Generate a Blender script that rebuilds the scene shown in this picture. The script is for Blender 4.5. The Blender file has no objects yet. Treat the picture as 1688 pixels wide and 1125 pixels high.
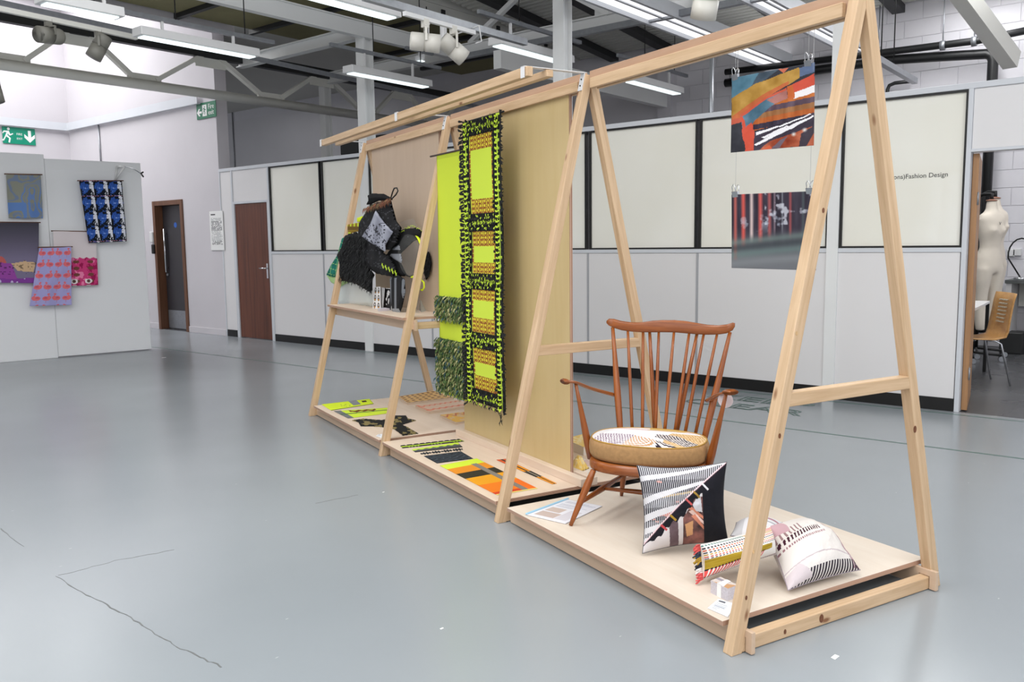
import bpy, bmesh, math, random
import numpy as np
from mathutils import Vector, Matrix

random.seed(7)
SC = bpy.context.scene
COL = SC.collection
PI = math.pi

# ------------------------------------------------------------------ camera
CAM_H = 1.40
FPX, YAW, PITCH, ROLL = 1398.943, 0.88680937, 0.11430440, -0.01203833
_cy, _sy = math.cos(YAW), math.sin(YAW)
_fwd = Vector((_sy * math.cos(PITCH), _cy * math.cos(PITCH), -math.sin(PITCH)))
_rt = Vector((_cy, -_sy, 0))
_up = _rt.cross(_fwd)
_r2 = math.cos(ROLL) * _rt + math.sin(ROLL) * _up
_u2 = -math.sin(ROLL) * _rt + math.cos(ROLL) * _up
CAM = Vector((0, 0, CAM_H))
cd = bpy.data.cameras.new('camera')
cd.sensor_fit = 'HORIZONTAL'
cd.sensor_width = 36.0
cd.lens = FPX / 1688 * 36.0
cd.clip_start = 0.05
cam = bpy.data.objects.new('camera', cd)
COL.objects.link(cam)
cam.matrix_world = Matrix(((_r2.x, _u2.x, -_fwd.x, 0), (_r2.y, _u2.y, -_fwd.y, 0), (_r2.z, _u2.z, -_fwd.z, CAM_H), (0, 0, 0, 1)))
SC.camera = cam

# ------------------------------------------------------------------ world, view, light
w = bpy.data.worlds.new('overcast sky')
SC.world = w
w.use_nodes = True
w.node_tree.nodes['Background'].inputs[0].default_value = (0.92, 0.96, 1.0, 1)
w.node_tree.nodes['Background'].inputs[1].default_value = 1.0
SC.view_settings.view_transform = 'Standard'
SC.view_settings.look = 'None'
SC.view_settings.exposure = 0.0
SC.view_settings.gamma = 1.0
SC.view_settings.use_curve_mapping = False

DECK = 5.30          # underside of the roof deck
TRZ = 3.95           # rooflight troughs over the studios
def area_light(name, loc, sx, sy, power, col=(1, 0.985, 0.97), rot=(0, 0, 0)):
    d = bpy.data.lights.new(name, 'AREA')
    d.shape = 'RECTANGLE'
    d.size, d.size_y = sx, sy
    d.energy = power
    d.color = col
    o = bpy.data.objects.new(name, d)
    o.location = loc
    o.rotation_euler = rot
    COL.objects.link(o)
    return o
# rooflights of the hall: long strips let into the deck, one per bay
DAY = (0.985, 0.99, 1.0)
for yy, pw in ((-3.4, 280), (0.1, 290), (3.3, 285), (6.5, 140)):
    area_light('rooflight', (-0.6, yy, DECK - 0.03), 10.5, 1.3, pw, DAY)
# rooflights over the studios beyond the partition
for yy in (2.2, -1.5):
    area_light('rooflight', (9.9, yy, 4.42), 4.0, 0.8, 115, DAY)
area_light('rooflight', (10.0, 15.0, 4.55), 3.5, 4.0, 22, DAY)  # unseen fill lamp, added to lift the under-lit far wall
area_light('rooflight', (-3.6, 10.0, 4.55), 5.0, 1.6, 70, DAY)  # unseen fill lamp, added to brighten the hall side of the truss
# added fill lamps behind the camera to brighten upright faces; no window built
area_light('window_light', (-6.9, 1.5, 2.6), 11.0, 3.0, 185, DAY, (0, -PI / 2, 0))
area_light('window_light', (1.0, -5.9, 2.6), 11.0, 3.0, 170, (0.86, 0.93, 1.0), (PI / 2, 0, 0))
# the glazed lantern over the far bay
area_light('lantern_light', (4.4, 15.2, 5.96), 5.4, 2.8, 350, DAY)

# ------------------------------------------------------------------ pixel -> place helpers (used once, to measure)
def ray(x, y):
    return _fwd * FPX + _r2 * (x - 844) - _u2 * (y - 562.5)
def onZ(x, y, z=0.0):
    d = ray(x, y); return CAM + d * ((z - CAM_H) / d.z)
def onX(x, y, X):
    d = ray(x, y); return CAM + d * (X / d.x)
def onY(x, y, Y):
    d = ray(x, y); return CAM + d * (Y / d.y)
def onP(x, y, p, n):
    d = ray(x, y); n = Vector(n); return CAM + d * ((Vector(p) - CAM).dot(n) / d.dot(n))

# stand frame: b = across (front to back), a = along (away from camera), z up
XP = 7.5192          # face of the studio partition
OST = Vector((2.576346, 1.159142, 0))
TH = 1.20760522
U = Vector((math.cos(TH), math.sin(TH), 0))
V = Vector((U.y, -U.x, 0))
def S(b, a, z): return OST + V * b + U * a + Vector((0, 0, z))
def inv(P):
    q = P - OST; return Vector((q.dot(V), q.dot(U), q.z))
def onb(x, y, b):
    return onP(x, y, S(b, 0, 0), V)
def ona(x, y, a):
    return onP(x, y, S(0, a, 0), U)
STM = Matrix(((V.x, U.x, 0, OST.x), (V.y, U.y, 0, OST.y), (0, 0, 1, 0), (0, 0, 0, 1)))
AF = [0.0, 1.6234, 3.2291, 4.8174]
WF = 1.1515
BM = WF / 2
ZP = 0.0995          # top of the platforms

# ------------------------------------------------------------------ colour helpers
def lin1(c):
    c = c / 255.0
    return c / 12.92 if c <= 0.04045 else ((c + 0.055) / 1.055) ** 2.4
def lin(c): return (lin1(c[0]), lin1(c[1]), lin1(c[2]))
def linnp(a):
    a = np.clip(np.asarray(a, float) / 255.0, 0, 1)
    return np.where(a <= 0.04045, a / 12.92, ((a + 0.055) / 1.055) ** 2.4)

# ------------------------------------------------------------------ materials
def new_mat(name):
    m = bpy.data.materials.new(name)
    m.use_nodes = True
    nt = m.node_tree
    return m, nt, nt.nodes['Principled BSDF']
def nd(nt, t, **kw):
    n = nt.nodes.new(t)
    for k, v in kw.items(): setattr(n, k, v)
    return n
def plain(name, c, rough=0.6, metal=0.0, var=0.06, scale=6.0, bump=0.0, spec=0.5, emit=0.0, alpha=None, trans=0.0):
    m, nt, p = new_mat(name)
    c = lin(c)
    p.inputs['Roughness'].default_value = rough
    p.inputs['Metallic'].default_value = metal
    p.inputs['Specular IOR Level'].default_value = spec
    if var > 0:
        tc = nd(nt, 'ShaderNodeTexCoord'); n = nd(nt, 'ShaderNodeTexNoise')
        n.inputs['Scale'].default_value = scale; n.inputs['Detail'].default_value = 5
        r = nd(nt, 'ShaderNodeValToRGB')
        r.color_ramp.elements[0].position = 0.3; r.color_ramp.elements[1].position = 0.7
        r.color_ramp.elements[0].color = (c[0] * (1 - var), c[1] * (1 - var), c[2] * (1 - var), 1)
        r.color_ramp.elements[1].color = (min(1, c[0] * (1 + var)), min(1, c[1] * (1 + var)), min(1, c[2] * (1 + var)), 1)
        nt.links.new(tc.outputs['Object'], n.inputs['Vector']); nt.links.new(n.outputs['Fac'], r.inputs['Fac'])
        nt.links.new(r.outputs['Color'], p.inputs['Base Color'])
        if bump > 0:
            b = nd(nt, 'ShaderNodeBump'); b.inputs['Strength'].default_value = bump; b.inputs['Distance'].default_value = 0.01
            n2 = nd(nt, 'ShaderNodeTexNoise'); n2.inputs['Scale'].default_value = scale * 14; n2.inputs['Detail'].default_value = 3
            nt.links.new(tc.outputs['Object'], n2.inputs['Vector'])
            nt.links.new(n2.outputs['Fac'], b.inputs['Height']); nt.links.new(b.outputs['Normal'], p.inputs['Normal'])
    else:
        p.inputs['Base Color'].default_value = (*c, 1)
    if emit:
        p.inputs['Emission Color'].default_value = (*c, 1); p.inputs['Emission Strength'].default_value = emit
    if alpha is not None: p.inputs['Alpha'].default_value = alpha
    if trans: p.inputs['Transmission Weight'].default_value = trans
    return m
def wood(name, c_light, c_dark, rough=0.5, ring=22.0, stretch=0.07, knots=True, contrast=1.0, knot_c=(132, 88, 56)):
    """grain along local X"""
    m, nt, p = new_mat(name)
    p.inputs['Roughness'].default_value = rough
    tc = nd(nt, 'ShaderNodeTexCoord'); oi = nd(nt, 'ShaderNodeObjectInfo')
    off = nd(nt, 'ShaderNodeVectorMath', operation='SCALE'); off.inputs[0].default_value = (7.3, 3.1, 5.7)
    nt.links.new(oi.outputs['Random'], off.inputs['Scale'])
    add = nd(nt, 'ShaderNodeVectorMath', operation='ADD')
    nt.links.new(tc.outputs['Object'], add.inputs[0]); nt.links.new(off.outputs['Vector'], add.inputs[1])
    mp = nd(nt, 'ShaderNodeMapping'); mp.inputs['Scale'].default_value = (stretch, 1, 1)
    nt.links.new(add.outputs['Vector'], mp.inputs['Vector'])
    n1 = nd(nt, 'ShaderNodeTexNoise'); n1.inputs['Scale'].default_value = ring; n1.inputs['Detail'].default_value = 4; n1.inputs['Distortion'].default_value = 1.2
    nt.links.new(mp.outputs['Vector'], n1.inputs['Vector'])
    n2 = nd(nt, 'ShaderNodeTexNoise'); n2.inputs['Scale'].default_value = ring * 7; n2.inputs['Detail'].default_value = 2
    nt.links.new(mp.outputs['Vector'], n2.inputs['Vector'])
    mx = nd(nt, 'ShaderNodeMath', operation='MULTIPLY_ADD'); mx.inputs[1].default_value = 0.3
    nt.links.new(n2.outputs['Fac'], mx.inputs[0]); nt.links.new(n1.outputs['Fac'], mx.inputs[2])
    r = nd(nt, 'ShaderNodeValToRGB')
    r.color_ramp.elements[0].position = 0.42; r.color_ramp.elements[1].position = 0.42 + 0.42 / contrast
    r.color_ramp.elements[0].color = (*lin(c_dark), 1); r.color_ramp.elements[1].color = (*lin(c_light), 1)
    nt.links.new(mx.outputs[0], r.inputs['Fac'])
    out = r.outputs['Color']
    if knots:
        mk = nd(nt, 'ShaderNodeMapping'); mk.inputs['Scale'].default_value = (3.6, 9, 9)
        nt.links.new(add.outputs['Vector'], mk.inputs['Vector'])
        vo = nd(nt, 'ShaderNodeTexVoronoi'); vo.inputs['Scale'].default_value = 1.0
        nt.links.new(mk.outputs['Vector'], vo.inputs['Vector'])
        kr = nd(nt, 'ShaderNodeValToRGB'); kr.color_ramp.elements[0].position = 0.05; kr.color_ramp.elements[1].position = 0.11
        kr.color_ramp.elements[0].color = (1, 1, 1, 1); kr.color_ramp.elements[1].color = (0, 0, 0, 1)
        nt.links.new(vo.outputs['Distance'], kr.inputs['Fac'])
        mk2 = nd(nt, 'ShaderNodeMix', data_type='RGBA')
        mk2.inputs[7].default_value = (*lin(knot_c), 1)
        nt.links.new(kr.outputs['Color'], mk2.inputs[0]); nt.links.new(out, mk2.inputs[6])
        out = mk2.outputs[2]
    nt.links.new(out, p.inputs['Base Color'])
    return m
def plyedge(name, c1, c2):
    m, nt, p = new_mat(name)
    p.inputs['Roughness'].default_value = 0.6
    tc = nd(nt, 'ShaderNodeTexCoord'); sp = nd(nt, 'ShaderNodeSeparateXYZ')
    nt.links.new(tc.outputs['Object'], sp.inputs[0])
    mu = nd(nt, 'ShaderNodeMath', operation='MULTIPLY'); mu.inputs[1].default_value = 2 * PI / 0.0045
    nt.links.new(sp.outputs['Z'], mu.inputs[0])
    s = nd(nt, 'ShaderNodeMath', operation='SINE'); nt.links.new(mu.outputs[0], s.inputs[0])
    r = nd(nt, 'ShaderNodeValToRGB'); r.color_ramp.elements[0].position = 0.2; r.color_ramp.elements[1].position = 0.7
    r.color_ramp.elements[0].color = (*lin(c1), 1); r.color_ramp.elements[1].color = (*lin(c2), 1)
    nt.links.new(s.outputs[0], r.inputs['Fac']); nt.links.new(r.outputs['Color'], p.inputs['Base Color'])
    return m
def attr_mat(name, rough=0.85, weave=0.0, spec=0.3):
    m, nt, p = new_mat(name)
    a = nd(nt, 'ShaderNodeAttribute'); a.attribute_name = 'Col'
    nt.links.new(a.outputs['Color'], p.inputs['Base Color'])
    p.inputs['Roughness'].default_value = rough; p.inputs['Specular IOR Level'].default_value = spec
    if weave:
        tc = nd(nt, 'ShaderNodeTexCoord'); n = nd(nt, 'ShaderNodeTexNoise'); n.inputs['Scale'].default_value = 320
        nt.links.new(tc.outputs['Object'], n.inputs['Vector'])
        b = nd(nt, 'ShaderNodeBump'); b.inputs['Strength'].default_value = weave; b.inputs['Distance'].default_value = 0.004
        nt.links.new(n.outputs['Fac'], b.inputs['Height']); nt.links.new(b.outputs['Normal'], p.inputs['Normal'])
    return m
def floor_mat(name, c, cd, rough):
    m, nt, p = new_mat(name)
    tc = nd(nt, 'ShaderNodeTexCoord')
    n = nd(nt, 'ShaderNodeTexNoise'); n.inputs['Scale'].default_value = 0.6; n.inputs['Detail'].default_value = 3; n.inputs['Roughness'].default_value = 0.45
    nt.links.new(tc.outputs['Object'], n.inputs['Vector'])
    r = nd(nt, 'ShaderNodeValToRGB'); r.color_ramp.elements[0].position = 0.3; r.color_ramp.elements[1].position = 0.72
    r.color_ramp.elements[0].color = (*lin(cd), 1); r.color_ramp.elements[1].color = (*lin(c), 1)
    nt.links.new(n.outputs['Fac'], r.inputs['Fac'])
    # scuffs: thin pale and dark flecks
    vo = nd(nt, 'ShaderNodeTexVoronoi'); vo.inputs['Scale'].default_value = 3.3
    mp = nd(nt, 'ShaderNodeMapping'); mp.inputs['Scale'].default_value = (1.0, 2.6, 1); mp.inputs['Rotation'].default_value = (0, 0, 0.5)
    nt.links.new(tc.outputs['Object'], mp.inputs['Vector']); nt.links.new(mp.outputs['Vector'], vo.inputs['Vector'])
    fr = nd(nt, 'ShaderNodeValToRGB'); fr.color_ramp.elements[0].position = 0.012; fr.color_ramp.elements[1].position = 0.03
    fr.color_ramp.elements[0].color = (0.45, 0.45, 0.45, 1); fr.color_ramp.elements[1].color = (0, 0, 0, 1)
    nt.links.new(vo.outputs['Distance'], fr.inputs['Fac'])
    mx = nd(nt, 'ShaderNodeMix', data_type='RGBA'); mx.inputs[7].default_value = (*lin((205, 210, 212)), 1)
    nt.links.new(fr.outputs['Color'], mx.inputs[0]); nt.links.new(r.outputs['Color'], mx.inputs[6])
    nt.links.new(mx.outputs[2], p.inputs['Base Color'])
    n2 = nd(nt, 'ShaderNodeTexNoise'); n2.inputs['Scale'].default_value = 1.1; n2.inputs['Detail'].default_value = 2
    nt.links.new(tc.outputs['Object'], n2.inputs['Vector'])
    mr = nd(nt, 'ShaderNodeMapRange'); mr.inputs[3].default_value = rough * 0.85; mr.inputs[4].default_value = rough * 1.2
    nt.links.new(n2.outputs['Fac'], mr.inputs[0]); nt.links.new(mr.outputs[0], p.inputs['Roughness'])
    return m

M = {}
M['floor'] = floor_mat('grey floor paint', (152, 158, 162), (142, 148, 152), 0.22)
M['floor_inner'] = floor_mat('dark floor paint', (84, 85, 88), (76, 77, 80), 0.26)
M['wall'] = plain('white wall paint', (206, 202, 206), 0.7, var=0.02, scale=1.5)
M['wall_far'] = plain('grey wall paint', (204, 202, 207), 0.75, var=0.03, scale=1.2)
M['block'] = plain('painted block', (216, 214, 219), 0.7, var=0.02, scale=5, bump=0.1)
M['joint'] = plain('painted joint', (206, 204, 210), 0.8, var=0.02)
M['panel'] = plain('white laminate', (226, 224, 224), 0.42, var=0.012, scale=0.8)
M['alu'] = plain('pale aluminium trim', (208, 211, 216), 0.4, var=0.01)
M['seam'] = plain('grey seam strip', (168, 169, 173), 0.45, var=0.01)
M['black_trim'] = plain('black rubber', (20, 20, 21), 0.5, var=0.1)
M['plinth'] = plain('black plinth', (16, 16, 17), 0.45, var=0.1)
M['glass'] = None
M['pine'] = wood('planed pine', (212, 182, 147), (188, 155, 118), 0.5, ring=30, stretch=0.05)
M['ply'] = wood('birch plywood face', (222, 210, 195), (215, 200, 183), 0.45, ring=9, stretch=0.12, knots=False)
M['ply_y'] = wood('yellow birch plywood face', (208, 185, 136), (202, 177, 126), 0.4, ring=5, stretch=0.12, knots=False)  # yellow light bounced off the neon cloth is mixed into this colour
M['ply_p'] = wood('beige birch plywood face', (204, 181, 157), (198, 174, 149), 0.45, ring=7, stretch=0.12, knots=False)
M['ply_t'] = wood('tan birch plywood face', (228, 208, 188), (221, 199, 177), 0.45, ring=9, stretch=0.12, knots=False)
M['ply_f'] = wood('tan plywood fascia', (206, 180, 154), (196, 168, 142), 0.5, ring=9, stretch=0.12, knots=False)
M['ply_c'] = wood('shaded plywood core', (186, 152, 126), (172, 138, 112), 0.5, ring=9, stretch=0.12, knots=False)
M['edge'] = plyedge('plywood edge', (158, 120, 100), (206, 174, 150))
M['chair'] = wood('varnished beech', (154, 86, 36), (124, 63, 23), 0.26, ring=34, stretch=0.06, knots=False)
M['white_metal'] = plain('white painted steel', (222, 222, 222), 0.4, var=0.01)
M['steel_paint'] = plain('grey white painted steel', (230, 231, 230), 0.45, var=0.015, scale=2)
M['steel_grey'] = plain('grey painted steel', (226, 225, 218), 0.5, var=0.03, scale=2)
M['dark_steel'] = plain('dark painted steel', (40, 41, 42), 0.5, var=0.05)
M['galv'] = plain('galvanised steel', (150, 153, 158), 0.35, metal=0.6, var=0.08, scale=20)
M['chrome'] = plain('chrome', (215, 216, 218), 0.12, metal=1.0, var=0)
M['black'] = plain('matt black', (12, 12, 13), 0.55, var=0.1)
M['pipe'] = plain('black pipe', (26, 27, 28), 0.4, var=0.05)
M['deck'] = plain('grey corrugated deck', (208, 208, 202), 0.55, var=0.03, scale=1.0)
M['olive'] = plain('olive insulation board', (140, 134, 98), 0.85, var=0.12, scale=2.2)
M['lamp'] = plain('fluorescent tube', (236, 250, 252), 0.3, var=0, emit=1.15)
M['lamp_dim'] = plain('lamp diffuser', (206, 214, 216), 0.3, var=0, emit=0.25)
M['line_green'] = plain('green floor line paint', (80, 108, 100), 0.4, var=0.1, scale=12)
M['paper'] = plain('white paper', (240, 240, 238), 0.5, var=0.01)
M['ink'] = plain('dark ink', (40, 40, 42), 0.5, var=0)
M['cloth'] = attr_mat('printed cloth', 0.9, weave=0.25)
M['photo'] = attr_mat('photo print', 0.42, spec=0.35)
M['card'] = attr_mat('printed card', 0.55, spec=0.3)
M['neon'] = plain('neon yellow fabric', (226, 244, 34), 0.8, var=0.02, scale=3)
M['fringe_black'] = plain('black fabric leaves', (16, 18, 18), 0.85, var=0.2, scale=60)
M['fringe_neon'] = plain('neon fabric leaves', (206, 236, 60), 0.8, var=0.05)
M['green_a'] = plain('dark green shag', (70, 94, 46), 0.9, var=0.25, scale=40)
M['green_b'] = plain('olive shag', (120, 128, 76), 0.9, var=0.25, scale=40)
M['green_c'] = plain('pale khaki shag', (178, 172, 124), 0.9, var=0.2, scale=40)
M['green_d'] = plain('blue green shag', (46, 78, 84), 0.9, var=0.2, scale=40)
M['sign_green'] = plain('green sign board', (0, 140, 110), 0.35, var=0)
M['sign_dark_green'] = plain('dark green sign board', (22, 112, 78), 0.35, var=0)
M['door_dark'] = plain('charcoal door laminate', (52, 50, 54), 0.4, var=0.03)
M['door_wood'] = wood('dark cherry veneer', (106, 58, 38), (74, 38, 24), 0.4, ring=12, stretch=0.04, knots=False, contrast=1.3)
M['frame_wood'] = wood('brown door lining', (112, 74, 50), (90, 56, 36), 0.5, ring=14, stretch=0.05, knots=False)
M['leaf_wood'] = wood('tan door leaf', (176, 132, 90), (150, 108, 70), 0.5, ring=12, stretch=0.05, knots=False)

def glass_pane():
    m, nt, p = new_mat('window with cream film')
    p.inputs['Roughness'].default_value = 0.04
    p.inputs['Specular IOR Level'].default_value = 0.6
    tc = nd(nt, 'ShaderNodeTexCoord'); n = nd(nt, 'ShaderNodeTexNoise'); n.inputs['Scale'].default_value = 0.7; n.inputs['Detail'].default_value = 3
    nt.links.new(tc.outputs['Object'], n.inputs['Vector'])
    r = nd(nt, 'ShaderNodeValToRGB'); r.color_ramp.elements[0].position = 0.35; r.color_ramp.elements[1].position = 0.7
    r.color_ramp.elements[0].color = (*lin((240, 238, 226)), 1); r.color_ramp.elements[1].color = (*lin((246, 245, 237)), 1)
    nt.links.new(n.outputs['Fac'], r.inputs['Fac']); nt.links.new(r.outputs['Color'], p.inputs['Base Color'])
    return m
M['glass'] = glass_pane()
def clear_mat(name, c, a, rough=0.08):
    m, nt, p = new_mat(name)
    p.inputs['Base Color'].default_value = (*lin(c), 1); p.inputs['Roughness'].default_value = rough
    p.inputs['Alpha'].default_value = a
    return m
M['clear'] = clear_mat('clear vinyl', (210, 210, 205), 0.07)
M['clear_milky'] = clear_mat('milky vinyl', (225, 232, 226), 0.5, 0.25)
M['thread'] = plain('clear nylon thread', (190, 190, 190), 0.3, var=0)

# ------------------------------------------------------------------ mesh builder
WM = {}
def put(o, parent, world):
    COL.objects.link(o)
    if parent is not None:
        o.parent = parent
        o.matrix_basis = WM[parent.name].inverted() @ world
    else:
        o.matrix_basis = world
    WM[o.name] = world.copy()
    return o
def tag(o, label=None, cat=None, group=None, kind=None):
    if label: o['label'] = label
    if cat: o['category'] = cat
    if group: o['group'] = group
    if kind: o['kind'] = kind
    return o
def thing(name, loc, label=None, cat=None, group=None, kind=None, rotz=0.0):
    o = bpy.data.objects.new(name, None)
    o.empty_display_size = 0.1
    put(o, None, Matrix.Translation(Vector(loc)) @ Matrix.Rotation(rotz, 4, 'Z'))
    return tag(o, label, cat, group, kind)

class MB:
    def __init__(s): s.v = []; s.f = []; s.m = []; s.sm = []
    def add(s, vs, fs, m=0, smooth=False):
        k = len(s.v); s.v += [Vector(x) for x in vs]
        for f in fs: s.f.append([i + k for i in f]); s.m.append(m); s.sm.append(smooth)
        return s
    def hexa(s, p, m=0, ms=None):
        """8 corners: bottom 4 (ccw), top 4"""
        fs = [(3, 2, 1, 0), (4, 5, 6, 7), (0, 1, 5, 4), (1, 2, 6, 5), (2, 3, 7, 6), (3, 0, 4, 7)]
        k = len(s.v); s.v += [Vector(x) for x in p]
        for i, f in enumerate(fs): s.f.append([j + k for j in f]); s.m.append(ms[i] if ms else m); s.sm.append(False)
        return s
    def box(s, lo, hi, m=0, F=None, ms=None):
        x0, y0, z0 = lo; x1, y1, z1 = hi
        p = [Vector(q) for q in ((x0, y0, z0), (x1, y0, z0), (x1, y1, z0), (x0, y1, z0), (x0, y0, z1), (x1, y0, z1), (x1, y1, z1), (x0, y1, z1))]
        if F is not None: p = [F @ q for q in p]
        return s.hexa(p, m, ms)
    def bar(s, p0, p1, w, h, m=0, up=(0, 0, 1)):
        p0, p1, up = Vector(p0), Vector(p1), Vector(up)
        d = (p1 - p0).normalized(); r = d.cross(up)
        if r.length < 1e-4: r = d.cross(Vector((1, 0, 0)))
        r.normalize(); t = r.cross(d)
        a, b = r * w / 2, t * h / 2
        return s.hexa([p0 - a - b, p0 + a - b, p1 + a - b, p1 - a - b, p0 - a + b, p0 + a + b, p1 + a + b, p1 - a + b], m)
    def tube(s, pts, rad, n=10, m=0, cap=True, flat=1.0, up=None, smooth=True):
        """swept tube; rad: number or list; flat: height/width ratio of the section"""
        pts = [Vector(p) for p in pts]
        if not hasattr(rad, '__len__'): rad = [rad] * len(pts)
        if not hasattr(flat, '__len__'): flat = [flat] * len(pts)
        rings = []; pr = None
        for i, p in enumerate(pts):
            d = (pts[min(i + 1, len(pts) - 1)] - pts[max(i - 1, 0)]).normalized()
            if up is not None: r = d.cross(Vector(up))
            elif pr is None: r = d.cross(Vector((0, 0, 1)) if abs(d.z) < 0.95 else Vector((1, 0, 0)))
            else: r = pr - d * pr.dot(d)
            r.normalize(); pr = r; t = r.cross(d)
            rings.append([p + (r * math.cos(2 * PI * k / n) + t * math.sin(2 * PI * k / n) * flat[i]) * rad[i] for k in range(n)])
        k0 = len(s.v)
        for rg in rings: s.v += rg
        for i in range(len(pts) - 1):
            for k in range(n):
                a = k0 + i * n + k; b = k0 + i * n + (k + 1) % n
                s.f.append([a, a + n, b + n, b]); s.m.append(m); s.sm.append(smooth)
        if cap:
            s.f.append([k0 + k for k in range(n)]); s.m.append(m); s.sm.append(False)
            e = k0 + (len(pts) - 1) * n
            s.f.append([e + k for k in reversed(range(n))]); s.m.append(m); s.sm.append(False)
        return s
    def prism(s, poly, d, m=0, ms=None):
        """poly: list of points (planar), d: extrusion vector"""
        d = Vector(d); n = len(poly); k = len(s.v)
        P = [Vector(p) for p in poly]
        s.v += P + [p + d for p in P]
        s.f.append([k + i for i in reversed(range(n))]); s.f.append([k + n + i for i in range(n)]); s.m += [ms[0] if ms else m] * 2; s.sm += [False] * 2
        for i in range(n):
            j = (i + 1) % n
            s.f.append([k + i, k + j, k + n + j, k + n + i]); s.m.append(ms[1] if ms else m); s.sm.append(False)
        return s
    def lathe(s, prof, c, n=16, m=0, ax=None, smooth=True):
        """prof: [(r, h)], c: base point, ax: axis"""
        ax = Vector(ax or (0, 0, 1)).normalized()
        return s.tube([Vector(c) + ax * h for r, h in prof], [max(r, 1e-4) for r, h in prof], n, m, smooth=smooth)
    def build(s, name, mats, parent=None, F=None, bevel=0.0, seg=1, kind=None, fix=True):
        if not isinstance(mats, (list, tuple)): mats = [mats]
        if F is None: F = WM[parent.name] if parent is not None else Matrix.Translation(sum(s.v, Vector()) / len(s.v))
        Fi = F.inverted()
        me = bpy.data.meshes.new(name)
        me.from_pydata([tuple(Fi @ v) for v in s.v], [], s.f)
        for mt in mats: me.materials.append(mt)
        me.polygons.foreach_set('material_index', s.m)
        me.polygons.foreach_set('use_smooth', s.sm)
        if fix:
            bm = bmesh.new(); bm.from_mesh(me); bmesh.ops.recalc_face_normals(bm, faces=bm.faces); bm.to_mesh(me); bm.free()
        me.update()
        o = bpy.data.objects.new(name, me)
        put(o, parent, F)
        if bevel:
            md = o.modifiers.new('bevel', 'BEVEL'); md.width = bevel; md.segments = seg; md.limit_method = 'ANGLE'
        if kind: o['kind'] = kind
        return o
def frame_x(p0, p1, up=(0, 0, 1)):
    """matrix at p0 whose local X runs towards p1"""
    p0, p1 = Vector(p0), Vector(p1)
    x = (p1 - p0).normalized(); y = Vector(up).cross(x)
    if y.length < 1e-4: y = Vector((0, 1, 0)).cross(x)
    y.normalize(); z = x.cross(y)
    return Matrix(((x.x, y.x, z.x, p0.x), (x.y, y.y, z.y, p0.y), (x.z, y.z, z.z, p0.z), (0, 0, 0, 1)))
def sbox(b0, b1, a0, a1, z0, z1, m=0, mb=None, ms=None):
    mb = mb or MB()
    return mb.hexa([S(b0, a0, z0), S(b1, a0, z0), S(b1, a1, z0), S(b0, a1, z0), S(b0, a0, z1), S(b1, a0, z1), S(b1, a1, z1), S(b0, a1, z1)], m, ms)
def copy_tree(o, loc=None, parent=None, label=None):
    c = o.copy(); COL.objects.link(c)
    WM[c.name] = WM[o.name].copy()
    if parent is not None: c.parent = parent
    if loc is not None: c.location = loc
    if label: c['label'] = label
    for ch in list(o.children): copy_tree(ch, parent=c)
    return c
def text_mesh(name, body, size, F, mat, parent=None, width=None, extrude=0.0006, outline=0.0, align='LEFT', kind=None):
    """flat lettering in the local XY plane of F; width: fit to this width"""
    c = bpy.data.curves.new(name, 'FONT'); c.body = body; c.size = size; c.align_x = align
    c.extrude = extrude; c.resolution_u = 3
    if outline:
        c.fill_mode = 'NONE'; c.extrude = 0; c.bevel_depth = outline; c.bevel_resolution = 1
    t = bpy.data.objects.new(name, c); COL.objects.link(t)
    dg = bpy.context.evaluated_depsgraph_get()
    me = bpy.data.meshes.new_from_object(t.evaluated_get(dg))
    bpy.data.objects.remove(t); bpy.data.curves.remove(c)
    n = len(me.vertices); co = np.empty(n * 3); me.vertices.foreach_get('co', co); co = co.reshape(-1, 3)
    if width:
        k = width / (co[:, 0].max() - co[:, 0].min()); co[:, 0] *= k; co[:, 1] *= k if not outline else 1
    if outline: co[:, 2] = co[:, 2] * 0.12 + outline * 0.12
    me.vertices.foreach_set('co', co.ravel()); me.update()
    me.materials.clear(); me.materials.append(mat)
    me.name = name
    o = bpy.data.objects.new(name, me)
    put(o, parent, F)
    if kind: o['kind'] = kind
    return o

# ------------------------------------------------------------------ colour grids: flat print carried on real sheets
def vnoise(x, y, seed=0):
    def h(i, j):
        s = np.sin(i * 127.1 + j * 311.7 + seed * 74.7) * 43758.5453
        return s - np.floor(s)
    i, j = np.floor(x), np.floor(y); fx, fy = x - i, y - j
    fx = fx * fx * (3 - 2 * fx); fy = fy * fy * (3 - 2 * fy)
    return (h(i, j) * (1 - fx) + h(i + 1, j) * fx) * (1 - fy) + (h(i, j + 1) * (1 - fx) + h(i + 1, j + 1) * fx) * fy
def fbm(x, y, seed=0, o=4):
    r = 0; a = 0.5
    for k in range(o): r = r + a * vnoise(x * 2 ** k, y * 2 ** k, seed + k); a *= 0.5
    return r
def inpoly(u, v, poly):
    r = np.zeros(u.shape, bool); n = len(poly)
    for i in range(n):
        x0, y0 = poly[i]; x1, y1 = poly[(i + 1) % n]
        if y0 == y1: continue
        c = ((y0 > v) != (y1 > v)) & (u < (x1 - x0) * (v - y0) / (y1 - y0) + x0)
        r ^= c
    return r
def setc(C, mask, c):
    C[mask] = np.asarray(c, float)
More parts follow.
